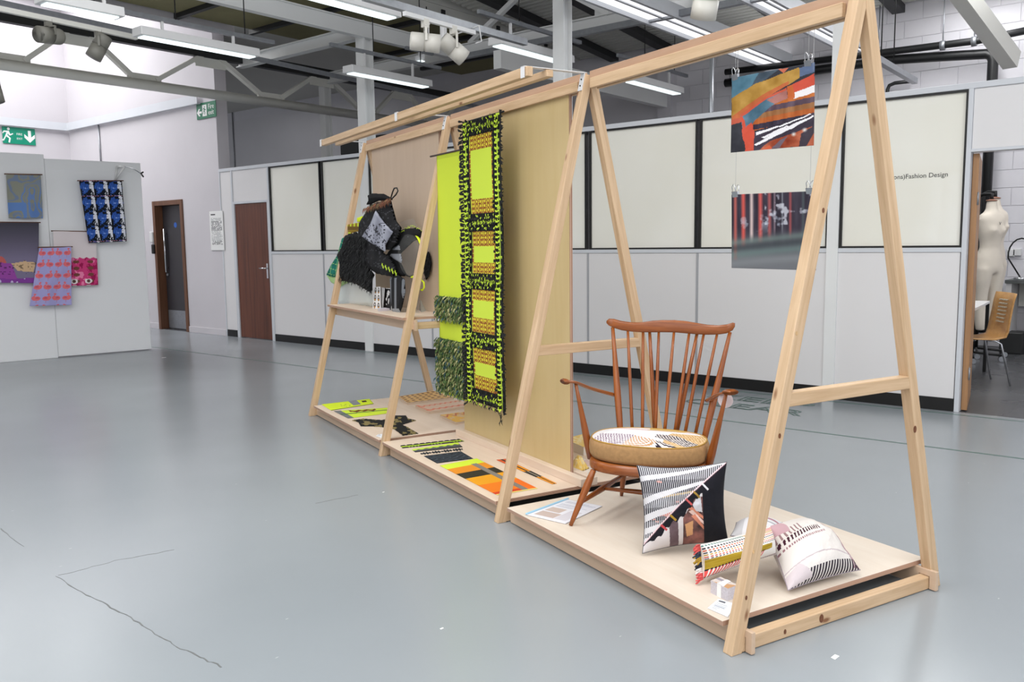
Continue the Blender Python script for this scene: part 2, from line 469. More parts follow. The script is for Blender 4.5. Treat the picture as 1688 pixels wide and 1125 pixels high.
def grid_obj(name, nu, nv, P, Cfn, mat, parent=None, F=None, smooth=True, solid=0.0, keep=None, wrap=False):
    """P: (nv+1, nu+1, 3) world points; Cfn(u, v) -> sRGB colours at face centres"""
    uu, vv = np.meshgrid((np.arange(nu) + .5) / nu, (np.arange(nv) + .5) / nv)
    C = linnp(Cfn(uu.ravel(), vv.ravel()))
    idx = np.arange((nu + 1) * (nv + 1)).reshape(nv + 1, nu + 1)
    f = np.stack([idx[:-1, :-1], idx[1:, :-1], idx[1:, 1:], idx[:-1, 1:]], -1).reshape(-1, 4)
    if keep is not None:
        kp = keep(uu.ravel(), vv.ravel()); f = f[kp]; C = C[kp]
    pts = P.reshape(-1, 3)
    used = np.unique(f); rm = np.full(len(pts), -1); rm[used] = np.arange(len(used)); f = rm[f]; pts = pts[used]
    if F is None: F = WM[parent.name] if parent is not None else Matrix.Translation(Vector(pts.mean(0)))
    Fi = np.array(F.inverted()); pts = pts @ Fi[:3, :3].T + Fi[:3, 3]
    me = bpy.data.meshes.new(name)
    me.vertices.add(len(pts)); me.vertices.foreach_set('co', pts.ravel())
    me.loops.add(f.size); me.loops.foreach_set('vertex_index', f.ravel().astype(np.int32))
    me.polygons.add(len(f)); me.polygons.foreach_set('loop_start', np.arange(0, f.size, 4, dtype=np.int32))
    me.update(calc_edges=True)
    ca = me.color_attributes.new('Col', 'FLOAT_COLOR', 'CORNER')
    ca.data.foreach_set('color', np.repeat(np.hstack([C, np.ones((len(C), 1))]), 4, 0).ravel())
    me.polygons.foreach_set('use_smooth', [smooth] * len(f))
    me.materials.append(mat)
    me.validate()
    o = bpy.data.objects.new(name, me)
    put(o, parent, F)
    if solid:
        md = o.modifiers.new('thickness', 'SOLIDIFY'); md.thickness = solid; md.offset = 0
    return o
def quadP(c, nu, nv, bulge=None):
    """bilinear patch c = [c00 (u0,v0), c10 (u1,v0), c11, c01]; bulge(u, v) -> (n, 3) offset"""
    u, v = np.meshgrid(np.linspace(0, 1, nu + 1), np.linspace(0, 1, nv + 1))
    c = [np.array(q) for q in c]
    u_, v_ = u[..., None], v[..., None]
    P = c[0] * (1 - u_) * (1 - v_) + c[1] * u_ * (1 - v_) + c[2] * u_ * v_ + c[3] * (1 - u_) * v_
    if bulge is not None: P = P + bulge(u, v)
    return P

# ================================================================== THE ROOM
def structure(name, kind='structure', **k): return dict(kind=kind)
XF = 12.4            # outer block wall beyond the studios
mb = MB().box((-7, -6, -0.1), (XP, 22, 0)); fl = mb.build('floor', M['floor'], F=Matrix.Identity(4), kind='structure')
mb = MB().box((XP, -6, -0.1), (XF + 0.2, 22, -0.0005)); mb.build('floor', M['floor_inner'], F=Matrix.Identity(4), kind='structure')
# painted lines and lettering on the floor
def floor_strip(x0, y0, x1, y1, wd, mat, name='line_marking'):
    p0, p1 = Vector((x0, y0, 0)), Vector((x1, y1, 0)); d = (p1 - p0).normalized(); r = Vector((-d.y, d.x, 0)) * wd / 2
    m = MB(); m.prism([p0 - r, p0 + r, p1 + r, p1 - r], (0, 0, 0.0012)); return m.build(name, mat, fl)
floor_strip(6.14, 0.2, 6.03, 15.5, 0.022, M['line_green'])
floor_strip(7.40, 0.2, 7.40, 9.0, 0.022, M['line_green'])
FT = Matrix(((0, 1, 0, 6.63), (-1, 0, 0, 3.50), (0, 0, 1, 0.001), (0, 0, 0, 1)))
text_mesh('floor_lettering', 'CLEAR', 0.30, FT, M['line_green'], fl, width=1.06, outline=0.007)
FT = Matrix(((0, 1, 0, 6.98), (-1, 0, 0, 3.44), (0, 0, 1, 0.001), (0, 0, 0, 1)))
text_mesh('floor_lettering', 'KEEP', 0.30, FT, M['line_green'], fl, width=0.92, outline=0.007)
# hairline cracks in the paint
M['crack'] = plain('dark floor crack', (104, 106, 106), 0.6, var=0.2, scale=40)
def crack(pix, wd):
    m = MB()
    pts = []
    for i in range(len(pix) - 1):
        for k in range(8):
            t = k / 8; pts.append(onZ(pix[i][0] * (1 - t) + pix[i + 1][0] * t, pix[i][1] * (1 - t) + pix[i + 1][1] * t) + Vector((random.uniform(-.006, .006), random.uniform(-.006, .006), 0)))
    for p, q in zip(pts, pts[1:]):
        d = (q - p).normalized(); r = Vector((-d.y, d.x, 0)) * wd * random.uniform(0.2, 0.8)
        m.prism([p - r, p + r, q + r, q - r], (0, 0, 0.0008))
    o = m.build('floor_crack', M['crack'], fl); o['kind'] = 'stuff'
crack([(92, 950), (150, 985), (215, 1018), (270, 1055), (330, 1085), (372, 1102)], 0.0042)
crack([(0, 872), (45, 905)], 0.003)
crack([(95, 950), (190, 925), (300, 905)], 0.002)
crack([(520, 830), (600, 815)], 0.0025)

# ---- partition with glazed studios (coplanar with the door wall): parts of wall_right
wr = thing('wall_right', (XP, 6.5, 0), kind='structure')
def wbox(parent, name, y0, y1, z0, z1, x0, x1, mat, bevel=0.002):
    m = MB().box((x0, y0, z0), (x1, y1, z1)); return m.build(name, mat, parent, bevel=bevel)
T = 0.075
def low_panel(y0, y1, z0=0.105, z1=1.29, name='panel'):
    wbox(wr, name, y0 + 0.004, y1 - 0.004, z0, z1, XP, XP + T, M['panel'])
for y0, y1 in [(1.512, 2.477), (2.561, 3.806), (3.806, 5.076), (5.076, 6.28), (6.28, 7.40), (7.40, 8.50), (8.645, 9.48), (9.48, 10.69)]:
    low_panel(y0, y1)
low_panel(11.62, 11.946, 0.105, 2.553)
low_panel(10.69, 11.62, 2.085, 2.553)
low_panel(0.40, 1.475, 2.09, 2.553)
# seams between panels: narrow aluminium cover strips
for y in (3.806, 5.076, 6.28, 7.40, 9.48):
    wbox(wr, 'cover_strip', y - 0.012, y + 0.012, 0.105, 1.29, XP - 0.006, XP + 0.01, M['seam'], 0.001)
for y in (10.69, 11.62):
    wbox(wr, 'cover_strip', y - 0.018, y + 0.018, 0.0, 2.553, XP - 0.012, XP + 0.03, M['alu'], 0.001)
wbox(wr, 'cover_strip', 11.93, 11.955, 0.0, 2.596, XP - 0.01, XP + T, M['alu'], 0.001)
wbox(wr, 'jamb', 1.472, 1.508, 0.0, 2.596, XP - 0.012, XP + T + 0.02, M['alu'], 0.002)
for y0, y1 in [(1.508, 10.69)]:
    wbox(wr, 'sill_rail', y0, y1, 1.29, 1.327, XP - 0.01, XP + T, M['alu'], 0.002)
wbox(wr, 'head_rail', 0.40, 11.946, 2.553, 2.6, XP - 0.014, XP + T + 0.02, M['alu'], 0.003)
wbox(wr, 'head_trim', 0.40, 1.472, 2.068, 2.092, XP - 0.014, XP + T + 0.02, M['alu'], 0.002)
for y0, y1 in [(1.508, 10.69), (11.62, 11.93)]:
    wbox(wr, 'plinth', y0, y1, 0.0, 0.105, XP - 0.004, XP + T, M['plinth'], 0)
# windows of the partition
for i, (y0, y1) in enumerate([(1.508, 2.470), (2.568, 3.800), (3.826, 5.062), (5.10, 6.27), (6.30, 7.39), (7.42, 8.496), (8.652, 9.468), (9.508, 10.668)]):
    wn = thing('window_%d' % (i + 1), (XP, (y0 + y1) / 2, 1.327), kind='structure')
    z0, z1, t = 1.327, 2.553, 0.017
    m = MB()
    m.box((XP - 0.003, y0, z0), (XP + 0.05, y1, z0 + t)); m.box((XP - 0.003, y0, z1 - t), (XP + 0.05, y1, z1))
    m.box((XP - 0.003, y0, z0 + t), (XP + 0.05, y0 + t, z1 - t)); m.box((XP - 0.003, y1 - t * 1.3, z0 + t), (XP + 0.05, y1, z1 - t))
    m.build('frame', M['black_trim'], wn)
    MB().box((XP + 0.018, y0 + t, z0 + t), (XP + 0.026, y1 - t * 1.3, z1 - t)).build('pane', M['glass'], wn)
    if i == 0:
        p1 = onX(1561.5, 291, XP + 0.016)
        FTX = Matrix(((0, 0, -1, XP + 0.0165), (-1, 0, 0, p1.y + 0.462), (0, 1, 0, p1.z), (0, 0, 0, 1)))
        text_mesh('window_lettering', '(Hons)Fashion Design', 0.08, FTX, M['ink'], wn, width=0.462)
# columns standing in the partition line, up to the roof beams
def column(y0, y1, x0, x1, z1=4.03):
    m = MB(); yc = (y0 + y1) / 2
    m.box((x0, y0, 0), (x0 + 0.012, y1, z1)); m.box((x1 - 0.012, y0, 0), (x1, y1, z1)); m.box((x0 + 0.012, yc - 0.02, 0), (x1 - 0.012, yc + 0.02, z1))
    m.box((x0 + 0.012, y0, 0), (x0 + 0.03, y0 + 0.008, z1)); m.box((x0 + 0.012, y1 - 0.008, 0), (x0 + 0.03, y1, z1))
    return m.build('column', M['steel_paint'], kind='structure')
column(2.470, 2.568, XP - 0.02, XP + 0.12)
column(5.44, 5.58, XP + 0.08, XP + 0.24)
column(8.496, 8.652, XP - 0.02, XP + 0.14, 4.25)
column(11.30, 11.44, 9.1, 9.24)
# thin pipe post in front of the studio wall
pp = onX(1172, 185, XP + 0.3)
m = MB(); m.tube([Vector((XP + 0.3, pp.y, 2.0)), Vector((XP + 0.3, pp.y, onX(1172, 82, XP + 0.3).z))], 0.022, 10)
m.build('column', M['galv'], kind='structure')

# ---- the wall with the dark door, beyond the end of the partition
m = MB()
m.box((XP, 11.955, 0), (XP + 0.2, 13.05, 6.03)); m.box((XP, 14.012, 0), (XP + 0.2, 17.0, 6.03)); m.box((XP, 13.05, 2.187), (XP + 0.2, 14.012, 6.03))
m.build('wall_left', M['wall'], F=Matrix.Identity(4), kind='structure')
for y0, y1 in ((11.96, 13.05), (14.012, 16.99)):
    MB().box((XP - 0.015, y0, 0), (XP, y1, 0.10)).build('baseboard_left', M['wall'], bevel=0.003, kind='structure')
MB().box((-7, 16.97, 0), (XP + 0.2, 17.2, 6.03)).build('wall_end', M['wall'], F=Matrix.Identity(4), kind='structure')
# steel ledge running round the lantern bay
def ledge(p0, p1, off):
    m = MB(); p0, p1 = Vector(p0), Vector(p1)
    m.bar(p0 + Vector((0, 0, 0.07)), p1 + Vector((0, 0, 0.07)), 0.01, 0.14); o2 = Vector(off)
    m.bar(p0 + o2 * 0.5 + Vector((0, 0, 0.005)), p1 + o2 * 0.5 + Vector((0, 0, 0.005)), 0.06, 0.012)
    return m.build('trim_1', M['alu'], kind='structure')
ledge((XP - 0.07, 12.35, 3.63), (XP - 0.07, 16.9, 3.63), (0.06, 0, 0))
ledge((XP - 0.07, 16.9, 3.63), (-6, 16.9, 3.63), (0, 0.06, 0))
# other walls of the building, seen or bouncing light
MB().box((XF, -6, 0), (XF + 0.2, 22, 6.03)).build('wall_far', M['joint'], F=Matrix.Identity(4), kind='structure')
wf_ = [o for o in bpy.data.objects if o.name == 'wall_far'][0]
MB().box((XF - 0.008, 6.6, 0), (XF, 21.9, 4.5)).build('render_coat', M['wall_far'], wf_)
MB().box((XP + 0.2, 21.9, 0), (XF, 22.1, 6.03)).build('wall_end', M['wall_far'], F=Matrix.Identity(4), kind='structure')
MB().box((-7.2, -6, 0), (-7, 17.2, 6.03)).build('wall_back', M['wall'], F=Matrix.Identity(4), kind='structure')
MB().box((-7, -6.2, 0), (XF + 0.2, -6, 6.03)).build('wall_front', M['wall'], F=Matrix.Identity(4), kind='structure')
# painted blocks of the outer wall, where courses can be told apart
bm0 = None
BW, BH = 0.45, 0.225
def block_at(y, z):
    global bm0
    if bm0 is None:
        o = MB().box((XF - 0.009, 0.003, 0.003), (XF + 0.004, BW - 0.003, BH - 0.003), F=None).build('block', M['block'], wf_, F=Matrix.Translation((XF, 0, 0)), bevel=0.003)
        bm0 = o
    else:
        o = bm0.copy(); COL.objects.link(o)
    o.location = WM['wall_far'].inverted() @ Vector((XF, y, z))
for r in range(0, 20):
    z = r * BH
    lo, hi = (0.6, 3.4) if z < 1.9 else (0.6, 6.6)
    y = lo - (BW / 2 if r % 2 else 0)
    while y < hi - 0.2:
        block_at(y, z); y += BW

# ---- doors
def door_dark():
    d = thing('door_1', (XP, 13.53, 0), kind='structure')
    m = MB(); m.box((XP - 0.02, 13.05, 0), (XP + 0.16, 13.13, 2.187)); m.box((XP - 0.02, 13.935, 0), (XP + 0.16, 14.012, 2.187)); m.box((XP - 0.02, 13.13, 2.11), (XP + 0.16, 13.935, 2.187))
    m.build('lining', M['frame_wood'], d, F=frame_x((XP, 13.05, 0), (XP, 13.05, 1), (0, 1, 0)), bevel=0.003)
    lf = MB().box((XP + 0.12, 13.133, 0.008), (XP + 0.16, 13.932, 2.107)).build('leaf', M['door_dark'], d, bevel=0.002)
    MB().box((XP + 0.117, 13.15, 0.02), (XP + 0.12, 13.915, 0.33)).build('kick_plate', M['galv'], lf)
    h = MB(); h.tube([(XP + 0.075, 13.84, 0.98), (XP + 0.075, 13.84, 1.72)], 0.016, 10)
    h.tube([(XP + 0.12, 13.84, 1.06), (XP + 0.075, 13.84, 1.06)], 0.01, 8); h.tube([(XP + 0.12, 13.84, 1.64), (XP + 0.075, 13.84, 1.64)], 0.01, 8)
    h.build('pull_handle', M['chrome'], lf)
    MB().lathe([(0.024, 0), (0.024, 0.02), (0.018, 0.03)], (XP + 0.12, 13.85, 0.94), 12, ax=(-1, 0, 0)).build('lock', M['galv'], lf)
    MB().lathe([(0.045, 0), (0.045, 0.003)], (XP + 0.12, 13.53, 1.78), 20, ax=(-1, 0, 0)).build('door_sign', plain('blue sign disc', (40, 100, 190), 0.4, var=0), lf)
door_dark()
def door_brown():
    d = thing('door_2', (XP, 11.16, 0), kind='structure')
    m = MB(); m.box((XP - 0.012, 10.708, 0), (XP + 0.06, 10.735, 2.085)); m.box((XP - 0.012, 11.575, 0), (XP + 0.06, 11.602, 2.085)); m.box((XP - 0.012, 10.735, 2.05), (XP + 0.06, 11.575, 2.085))
    m.build('frame', M['alu'], d, bevel=0.002)
    lf = MB().box((XP + 0.006, 10.738, 0.01), (XP + 0.046, 11.572, 2.048)).build('leaf', M['door_wood'], d, F=frame_x((XP, 11.16, 0), (XP, 11.16, 1), (0, 1, 0)), bevel=0.002)
    h = MB(); h.box((XP - 0.004, 10.78, 0.93), (XP + 0.006, 10.82, 1.15)); h.tube([(XP - 0.002, 10.80, 1.08), (XP - 0.05, 10.80, 1.08), (XP - 0.052, 10.93, 1.08)], 0.011, 10)
    h.build('lever_handle', M['chrome'], lf)
door_brown()
# the studio door standing open inside the opening: only its face and hinges show
d3 = thing('door_3', (XP + 0.1, 1.44, 0), kind='structure')
RD = Matrix.Translation((XP + 0.06, 1.447, 0)) @ Matrix.Rotation(math.radians(9.0), 4, 'Z')
lf3 = MB().box((0, -0.022, 0.01), (0.80, 0.022, 2.06), F=RD).build('leaf', M['leaf_wood'], d3, F=RD @ Matrix.Rotation(-PI / 2, 4, 'Y'), bevel=0.002)
for z in (0.26, 1.66):
    h = MB().box((0.002, -0.026, z), (0.11, -0.0225, z + 0.10), F=RD); h.tube([RD @ Vector((-0.006, -0.026, z)), RD @ Vector((-0.006, -0.026, z + 0.10))], 0.007, 8)
    h.build('hinge', M['galv'], lf3)

# ---- roof
cl = thing('ceiling', (4, 5, DECK), kind='structure')
m = MB(); n = 0
p = 0.11; x = 3.5
pts = []
while x < XF:
    pts += [(x, 0.0), (x + p * 0.42, 0.0), (x + p * 0.5, 0.035), (x + p * 0.92, 0.035)]; x += p
ZD = lambda x: DECK - 0.09 * max(0.0, x - 3.5)
for (xa, za), (xb, zb) in zip(pts, pts[1:]):
    za += ZD(xa) - DECK; zb += ZD(xb) - DECK
    m.add([(xa, -6, DECK + za), (xb, -6, DECK + zb), (xb, 8.46, DECK + zb), (xa, 8.46, DECK + za)], [(0, 1, 2, 3)])
m.build('corrugated_deck', M['deck'], cl, fix=False)
MB().box((-7.1, -6.1, DECK + 0.05), (3.5, 8.5, DECK + 0.1)).build('roof_sheet', M['deck'], cl)
MB().hexa([(3.5, -6.1, DECK + .05), (XF + .2, -6.1, ZD(XF) + .05), (XF + .2, 8.5, ZD(XF) + .05), (3.5, 8.5, DECK + .05), (3.5, -6.1, DECK + .1), (XF + .2, -6.1, ZD(XF) + .1), (XF + .2, 8.5, ZD(XF) + .1), (3.5, 8.5, DECK + .1)]).build('roof_sheet', M['deck'], cl)
MB().box((XP + .12, 8.5, 4.72), (XF + 0.2, 22, 4.78)).build('roof_sheet', M['deck'], cl)
MB().box((-7.1, 8.5, 4.72), (XP, 11.42, 4.78)).build('roof_sheet', M['deck'], cl)
MB().box((-7.2, 11.42, 6.03), (XP + 0.2, 17.2, 6.09)).build('roof_sheet', M['wall'], cl)
MB().box((-7, 8.52, 4.5), (XF, 8.58, DECK + 0.1)).build('roof_upstand', M['deck'], cl)
MB().box((-7, 11.36, 4.5), (XP, 11.42, 6.03)).build('lantern_upstand', M['wall'], cl)
# insulation boards between dark bearers over the middle bay
k = 0
x = 0.6
while x < 12.0:
    MB().box((x + 0.03, 8.62, 4.63), (x + 1.17, 11.3, 4.69)).build('insulation_board', M['olive'], cl, bevel=0.015)
    MB().box((x - 0.035, 8.5, 4.57), (x + 0.035, 11.36, 4.67)).build('bearer', M['dark_steel'], cl)
    x += 1.2
# dark purlins under the deck
for yy, xa in ((7.75, 4.5), (6.75, 4.5), (4.75, 4.5), (3.3, 5.0), (1.6, 6.0)):
    MB().bar((xa, yy + .08, ZD(xa) - .06), (XF, yy + .08, ZD(XF) - .06), .16, .10).build('purlin', M['dark_steel'], cl)
# brick-like roof panel edges seen in the lantern
M['rl'] = plain('weathered translucent sheet', (226, 224, 214), 0.8, var=0.08, scale=14)
MB().box((-1, 12.6, 5.5), (4.9, 12.72, 6.03)).build('rooflight_kerb', M['rl'], cl)
MB().box((-1, 16.2, 5.5), (5.6, 16.32, 6.03)).build('rooflight_kerb', M['rl'], cl)
# ---- steel frame of the roof
def ibeam(p0, p1, w, h, name='beam', mat='steel_paint', tf=0.014):
    p0, p1 = Vector(p0), Vector(p1); m = MB()
    m.bar(p0 + Vector((0, 0, tf / 2)), p1 + Vector((0, 0, tf / 2)), w, tf); m.bar(p0 + Vector((0, 0, h - tf / 2)), p1 + Vector((0, 0, h - tf / 2)), w, tf)
    m.bar(p0 + Vector((0, 0, h / 2)), p1 + Vector((0, 0, h / 2)), 0.03, h - 2 * tf)
    return m.build(name, M[mat], kind='structure')
ibeam((-6.9, 8.50, 4.03), (9.15, 8.50, 4.03), 0.10, 0.20)
ibeam((9.20, -5.9, 4.03), (9.20, 11.4, 4.03), 0.12, 0.17)
ibeam((XP + 0.06, 8.66, 4.05), (XP + 0.06, 11.36, 4.05), 0.12, 0.16)
for x in (9.2,):
    for ya, yb in ((8.2, 7.0), (5.9, 7.0), (5.5, 4.3), (3.2, 4.3), (2.9, 1.8)):
        MB().bar((x, ya, 4.2), (x, yb, 4.85), 0.06, 0.07, up=(1, 0, 0)).build('brace_beam', M['steel_paint'], kind='structure')
    MB().box((x - 0.01, 5.3, 4.17), (x + 0.01, 6.1, 4.40)).build('gusset_beam', M['steel_paint'], kind='structure')
# truss over the door bay
tr = thing('truss_beam', (4.0, 11.3, 3.6), kind='structure')
YT = 11.3
xb = [onY(px, py, YT).x for px, py in ((15, 100), (238, 132), (447, 160), (607, 180))]
zb = 3.60
m = MB(); m.tube([(-6.9, YT, zb), (12.3, YT, zb)], 0.085, 14, flat=0.8); m.build('bottom_chord', M['steel_grey'], tr)
m = MB(); m.box((-6.9, YT - 0.05, 4.10), (12.3, YT + 0.05, 4.25)); m.build('top_chord', M['dark_steel'], tr)  # the shade on this chord is put into its dark colour
xb = [xb[0] - 1.75 * 3, xb[0] - 1.75 * 2, xb[0] - 1.75] + xb + [xb[-1] + 1.6]
for i, x in enumerate(xb):
    MB().box((x - 0.24, YT - 0.012, zb + 0.03), (x + 0.24, YT + 0.012, zb + 0.14)).build('gusset', M['steel_grey'], tr)
    for s_ in (-1, 1):
        if i == 0 and s_ < 0: continue
        j = i + s_
        xm = (x + xb[j]) / 2 if 0 <= j < len(xb) else x + 0.85
        MB().bar((x + s_ * 0.16, YT, zb + 0.08), (xm - s_ * 0.14, YT, 4.12), 0.06, 0.075, up=(0, 1, 0)).build('diagonal', M['steel_grey'], tr)
    if i + 1 < len(xb):
        xm = (x + xb[i + 1]) / 2
        MB().box((xm - 0.24, YT - 0.012, 3.97), (xm + 0.24, YT + 0.012, 4.12)).build('gusset', M['steel_grey'], tr)
# daylit rooflight troughs over the studios, white lined, with two steel edges each
M['sky_panel'] = plain('daylit translucent panel', (250, 250, 252), 0.4, var=0, emit=1.1)
def trough(y0, y1, x0):
    t = thing('rooflight_trough_beam', (x0, y0, TRZ), kind='structure')
    MB().box((x0, y0, TRZ + 0.02), (XF - 0.01, y1, TRZ + 0.05)).build('panel', M['sky_panel'], t)
    for yy in (y0 - 0.04, y1):
        MB().box((x0, yy, TRZ - 0.03), (XF - 0.01, yy + 0.04, TRZ + 0.12)).build('edge', M['alu'], t)
    MB().box((x0, (y0 + y1) / 2 - 0.015, TRZ + 0.005), (XF - 0.01, (y0 + y1) / 2 + 0.015, TRZ + 0.022)).build('glazing_bar', M['alu'], t)
trough(4.85, 5.20, 6.0)
trough(3.74, 3.96, 8.0)
# sloping grey strut and duct over the right-hand studio
a_, b_ = onX(1575, -25, 10.2), onX(1668, 100, 11.6)
MB().bar(a_, b_, 0.16, 0.20).build('strut_beam', M['steel_grey'], kind='structure')

q = onX(1098, 168, XF)
MB().box((8.2, q.y - .06, q.z - .10), (XF, q.y + .06, q.z + .12)).build('tie_beam', M['steel_paint'], kind='structure')
MB().box((XF - .07, q.y - .12, 0), (XF, q.y + .12, 4.4)).build('column', M['wall_far'], kind='structure')

# ================================================================== SERVICES UNDER THE ROOF
ZL = 3.45
def batten(pix0, pix1, label, z=ZL, lit=True, hang=0.2):
    a, b = onZ(*pix0, z), onZ(*pix1, z)
    y = (a.y + b.y) / 2
    x0, x1 = min(a.x, b.x), max(a.x, b.x)
    t = thing('strip_light', ((x0 + x1) / 2, y, z), label, 'strip light', 'strip lights under the roof')
    m = MB().prism([(x0, y - 0.095, z + 0.012), (x0, y + 0.095, z + 0.012), (x0, y + 0.09, z + 0.095), (x0, y - 0.09, z + 0.095)], (x1 - x0, 0, 0)); m.build('housing', M['white_metal'], t, bevel=0.004)
    m = MB().box((x0 + 0.04, y - 0.06, z), (x1 - 0.04, y + 0.06, z + 0.012)); m.build('diffuser', M['lamp'] if lit else M['lamp_dim'], t)
    m = MB(); m.box((x0 - 0.25, y - 0.02, z + 0.075 + hang), (x1 + 0.25, y + 0.02, z + 0.075 + hang + 0.04)); m.build('trunking', M['galv'], t)
    for f in (0.2, 0.8):
        xx = x0 + (x1 - x0) * f
        MB().box((xx - 0.012, y - 0.012, z + 0.07), (xx + 0.012, y + 0.012, z + 0.08 + hang)).build('bracket', M['white_metal'], t)
        MB().tube([(xx + 0.15, y, z + 0.1 + hang), (xx + 0.15, y, 4.6)], 0.006, 6).build('hanger_rod', M['black'], t)
    return t
batten((72, 3), (190, 36), 'white strip light at the top left, above the two dark grey spotlights')
batten((222, 62), (425, 96), 'white strip light in front of the end wall, second from the left', hang=0.12)
batten((470, -10), (658, 32), 'white strip light at the top, left of the pale twin spotlights')
batten((568, 122), (710, 145), 'white strip light low behind the thin white column')
batten((812, 76), (940, 107), 'white strip light crossing behind the broad white column')
batten((1028, 136), (1125, 156), 'short white strip light below the top rail, above the studio windows', lit=True)
batten((645, 112), (742, 92), 'narrow strip light under the cross beam, beside the olive ceiling boards', z=3.85, hang=0.05)

# black cable trunking along the truss, and lighting tracks with spotlights
def track(p0, p1, label, mat='white_metal', w=0.035):
    return tag(MB().bar(p0, p1, w, w).build('lighting_track', M[mat]), label, 'lighting track')
def spotlight(px, py, z, aim, label, mat, r=0.075, L=0.24, drop=0.16, name='spotlight', at=None):
    c = onZ(px, py, z) if at is None else Vector((at.x, at.y, z))
    t = thing(name, c, label, 'spotlight', 'track spotlights')
    ax = Vector(aim).normalized()
    MB().lathe([(r * 0.2, -L * 0.56), (r * 0.93, -L * 0.54), (r, -L * 0.48), (r, -L * 0.06)], c, 20, ax=ax).build('rear_housing', mat, t)
    MB().lathe([(r * 0.94, -L * 0.06), (r * 0.94, 0.0), (r * 1.02, 0.0), (r * 1.02, L * 0.5), (r * 0.9, L * 0.5), (r * 0.86, L * 0.42)], c, 20, ax=ax).build('front_housing', mat, t)
    MB().lathe([(0.001, L * 0.40), (r * 0.86, L * 0.43)], c, 20, ax=ax).build('lens', M['chrome'], t)
    m = MB(); sd = ax.cross(Vector((0, 0, 1))).normalized()
    for s_ in (-1, 1):
        m.bar(c + sd * s_ * (r + 0.006), c + sd * s_ * (r + 0.006) + Vector((0, 0, drop)), 0.02, 0.008, up=sd)
    m.bar(c + sd * (r + 0.01) + Vector((0, 0, drop)), c - sd * (r + 0.01) + Vector((0, 0, drop)), 0.02, 0.012)
    m.bar(c + Vector((0, 0, drop)), c + Vector((0, 0, drop + 0.07)), 0.06, 0.04, up=(0, 1, 0)); m.build('yoke', mat, t)
    return t
spot_grey = plain('grey spotlight enamel', (128, 126, 118), 0.45, var=0.02)
spot_white = plain('cream spotlight enamel', (212, 209, 200), 0.4, var=0.02)
Z1 = 3.28
tA, tB = onZ(-60, 2, Z1 + 0.26), onZ(225, 62, Z1 + 0.26)
track(tA, tB, 'pale lighting track at the top left holding two dark grey spotlights', 'steel_grey', 0.045)
spotlight(82, 52, Z1 + .11, (-0.9, -0.35, -0.12), 'dark grey spotlight at top left, its round lens showing', spot_grey, drop=.08, at=tA.lerp(tB, .445))
spotlight(158, 62, Z1 + .09, (-0.45, 0.2, -0.9), 'dark grey spotlight tilted down, right of the one showing its lens', spot_grey, drop=.10, at=tA.lerp(tB, .745))
c0_ = onZ(-12, 148, 2.9) + Vector((0, 0, .24))
track(c0_ - Vector((.8, 0, 0)), c0_ + Vector((.03, 0, 0)), 'grey lighting track at the left edge carrying the cut-off spotlight', 'steel_grey')
spotlight(-12, 148, 2.9, (0.1, -0.2, -1), 'grey spotlight cut by the left edge of the picture', spot_grey)
Z2 = 3.05
q0, q1 = onZ(666, 22, Z2 + 0.24), onZ(782, 54, Z2 + 0.24)
track(q0, q1, 'short white lighting track holding the pale twin spotlights')
spotlight(703, 67, Z2 + .05, (0.75, -0.65, -0.08), 'cream spotlight level on the white track, its lens showing', spot_white, drop=0.12, at=q0.lerp(q1, .28))
spotlight(742, 74, Z2 + .05, (0.62, -0.3, -0.5), 'cream spotlight tilted down at the end of the white track', spot_white, drop=0.125, at=q0.lerp(q1, .68))
spotlight(1164, 0, 3.0, (0.25, 0.3, -0.9), 'cream spotlight at the top edge, over the front rail', spot_white, r=0.085)
c4_ = onZ(1164, 0, 3.0) + Vector((0, 0, .24))
track(c4_ - Vector((.6, 0, 0)), c4_ + Vector((.5, 0, 0)), 'white lighting track at the top edge carrying one cream spotlight')
g0, g1 = onZ(600, -6, Z2 + 0.34), onZ(866, 70, Z2 + 0.34)
tr_ = track(g0, g1, 'galvanised cable tray running above the pale twin spotlights', 'galv', 0.06)
cb = MB(); a = onZ(731, 52, Z2 + 0.36)
cb.box((a.x - 0.03, a.y - 0.025, a.z - 0.1), (a.x + 0.03, a.y + 0.025, a.z + 0.06))
tag(cb.build('junction_box', M['white_metal'], bevel=0.01), 'small white plug box clipped to the cable tray above the twin spotlights', 'junction box')
cb = MB(); b = onZ(790, 52, Z2 + 0.26)
cb.tube([a + Vector((-0.03, 0, 0.05)), a + Vector((-0.12, 0, 0.12)), a + Vector((-0.2, 0, 0.02)), a + Vector((-0.2, 0, -0.1))], 0.006, 6)
cb.tube([a + Vector((0.03, 0, -0.05)), a + Vector((0.16, 0, 0.0)), b + Vector((0, 0, 0.05)), b + Vector((0.03, 0, -0.08)), b + Vector((-0.05, 0, -0.11))], 0.006, 6)
tag(cb.build('cable', M['white_metal']), 'thin white cable looping between the cable tray and the white track', 'cable')
# long trunking runs along the roof
YB = 8.2
track(onZ(-40, -4, 3.72), onZ(860, 192, 3.72), 'grey cable trunking running the length of the middle bay', 'galv', 0.05)
track((9.0, 8.3, 3.98), (9.0, -1.0, 3.98), 'long grey cable tray below the cross beam beyond the partition', 'galv', 0.07)
a, b = onX(1440, 94, 10.2), onZ(1508, 133, 3.1)
track(onZ(1437, 92, 3.15), onZ(1508, 134, 3.15), 'dark cable tray ending above the lettered studio window', 'galv', 0.06)
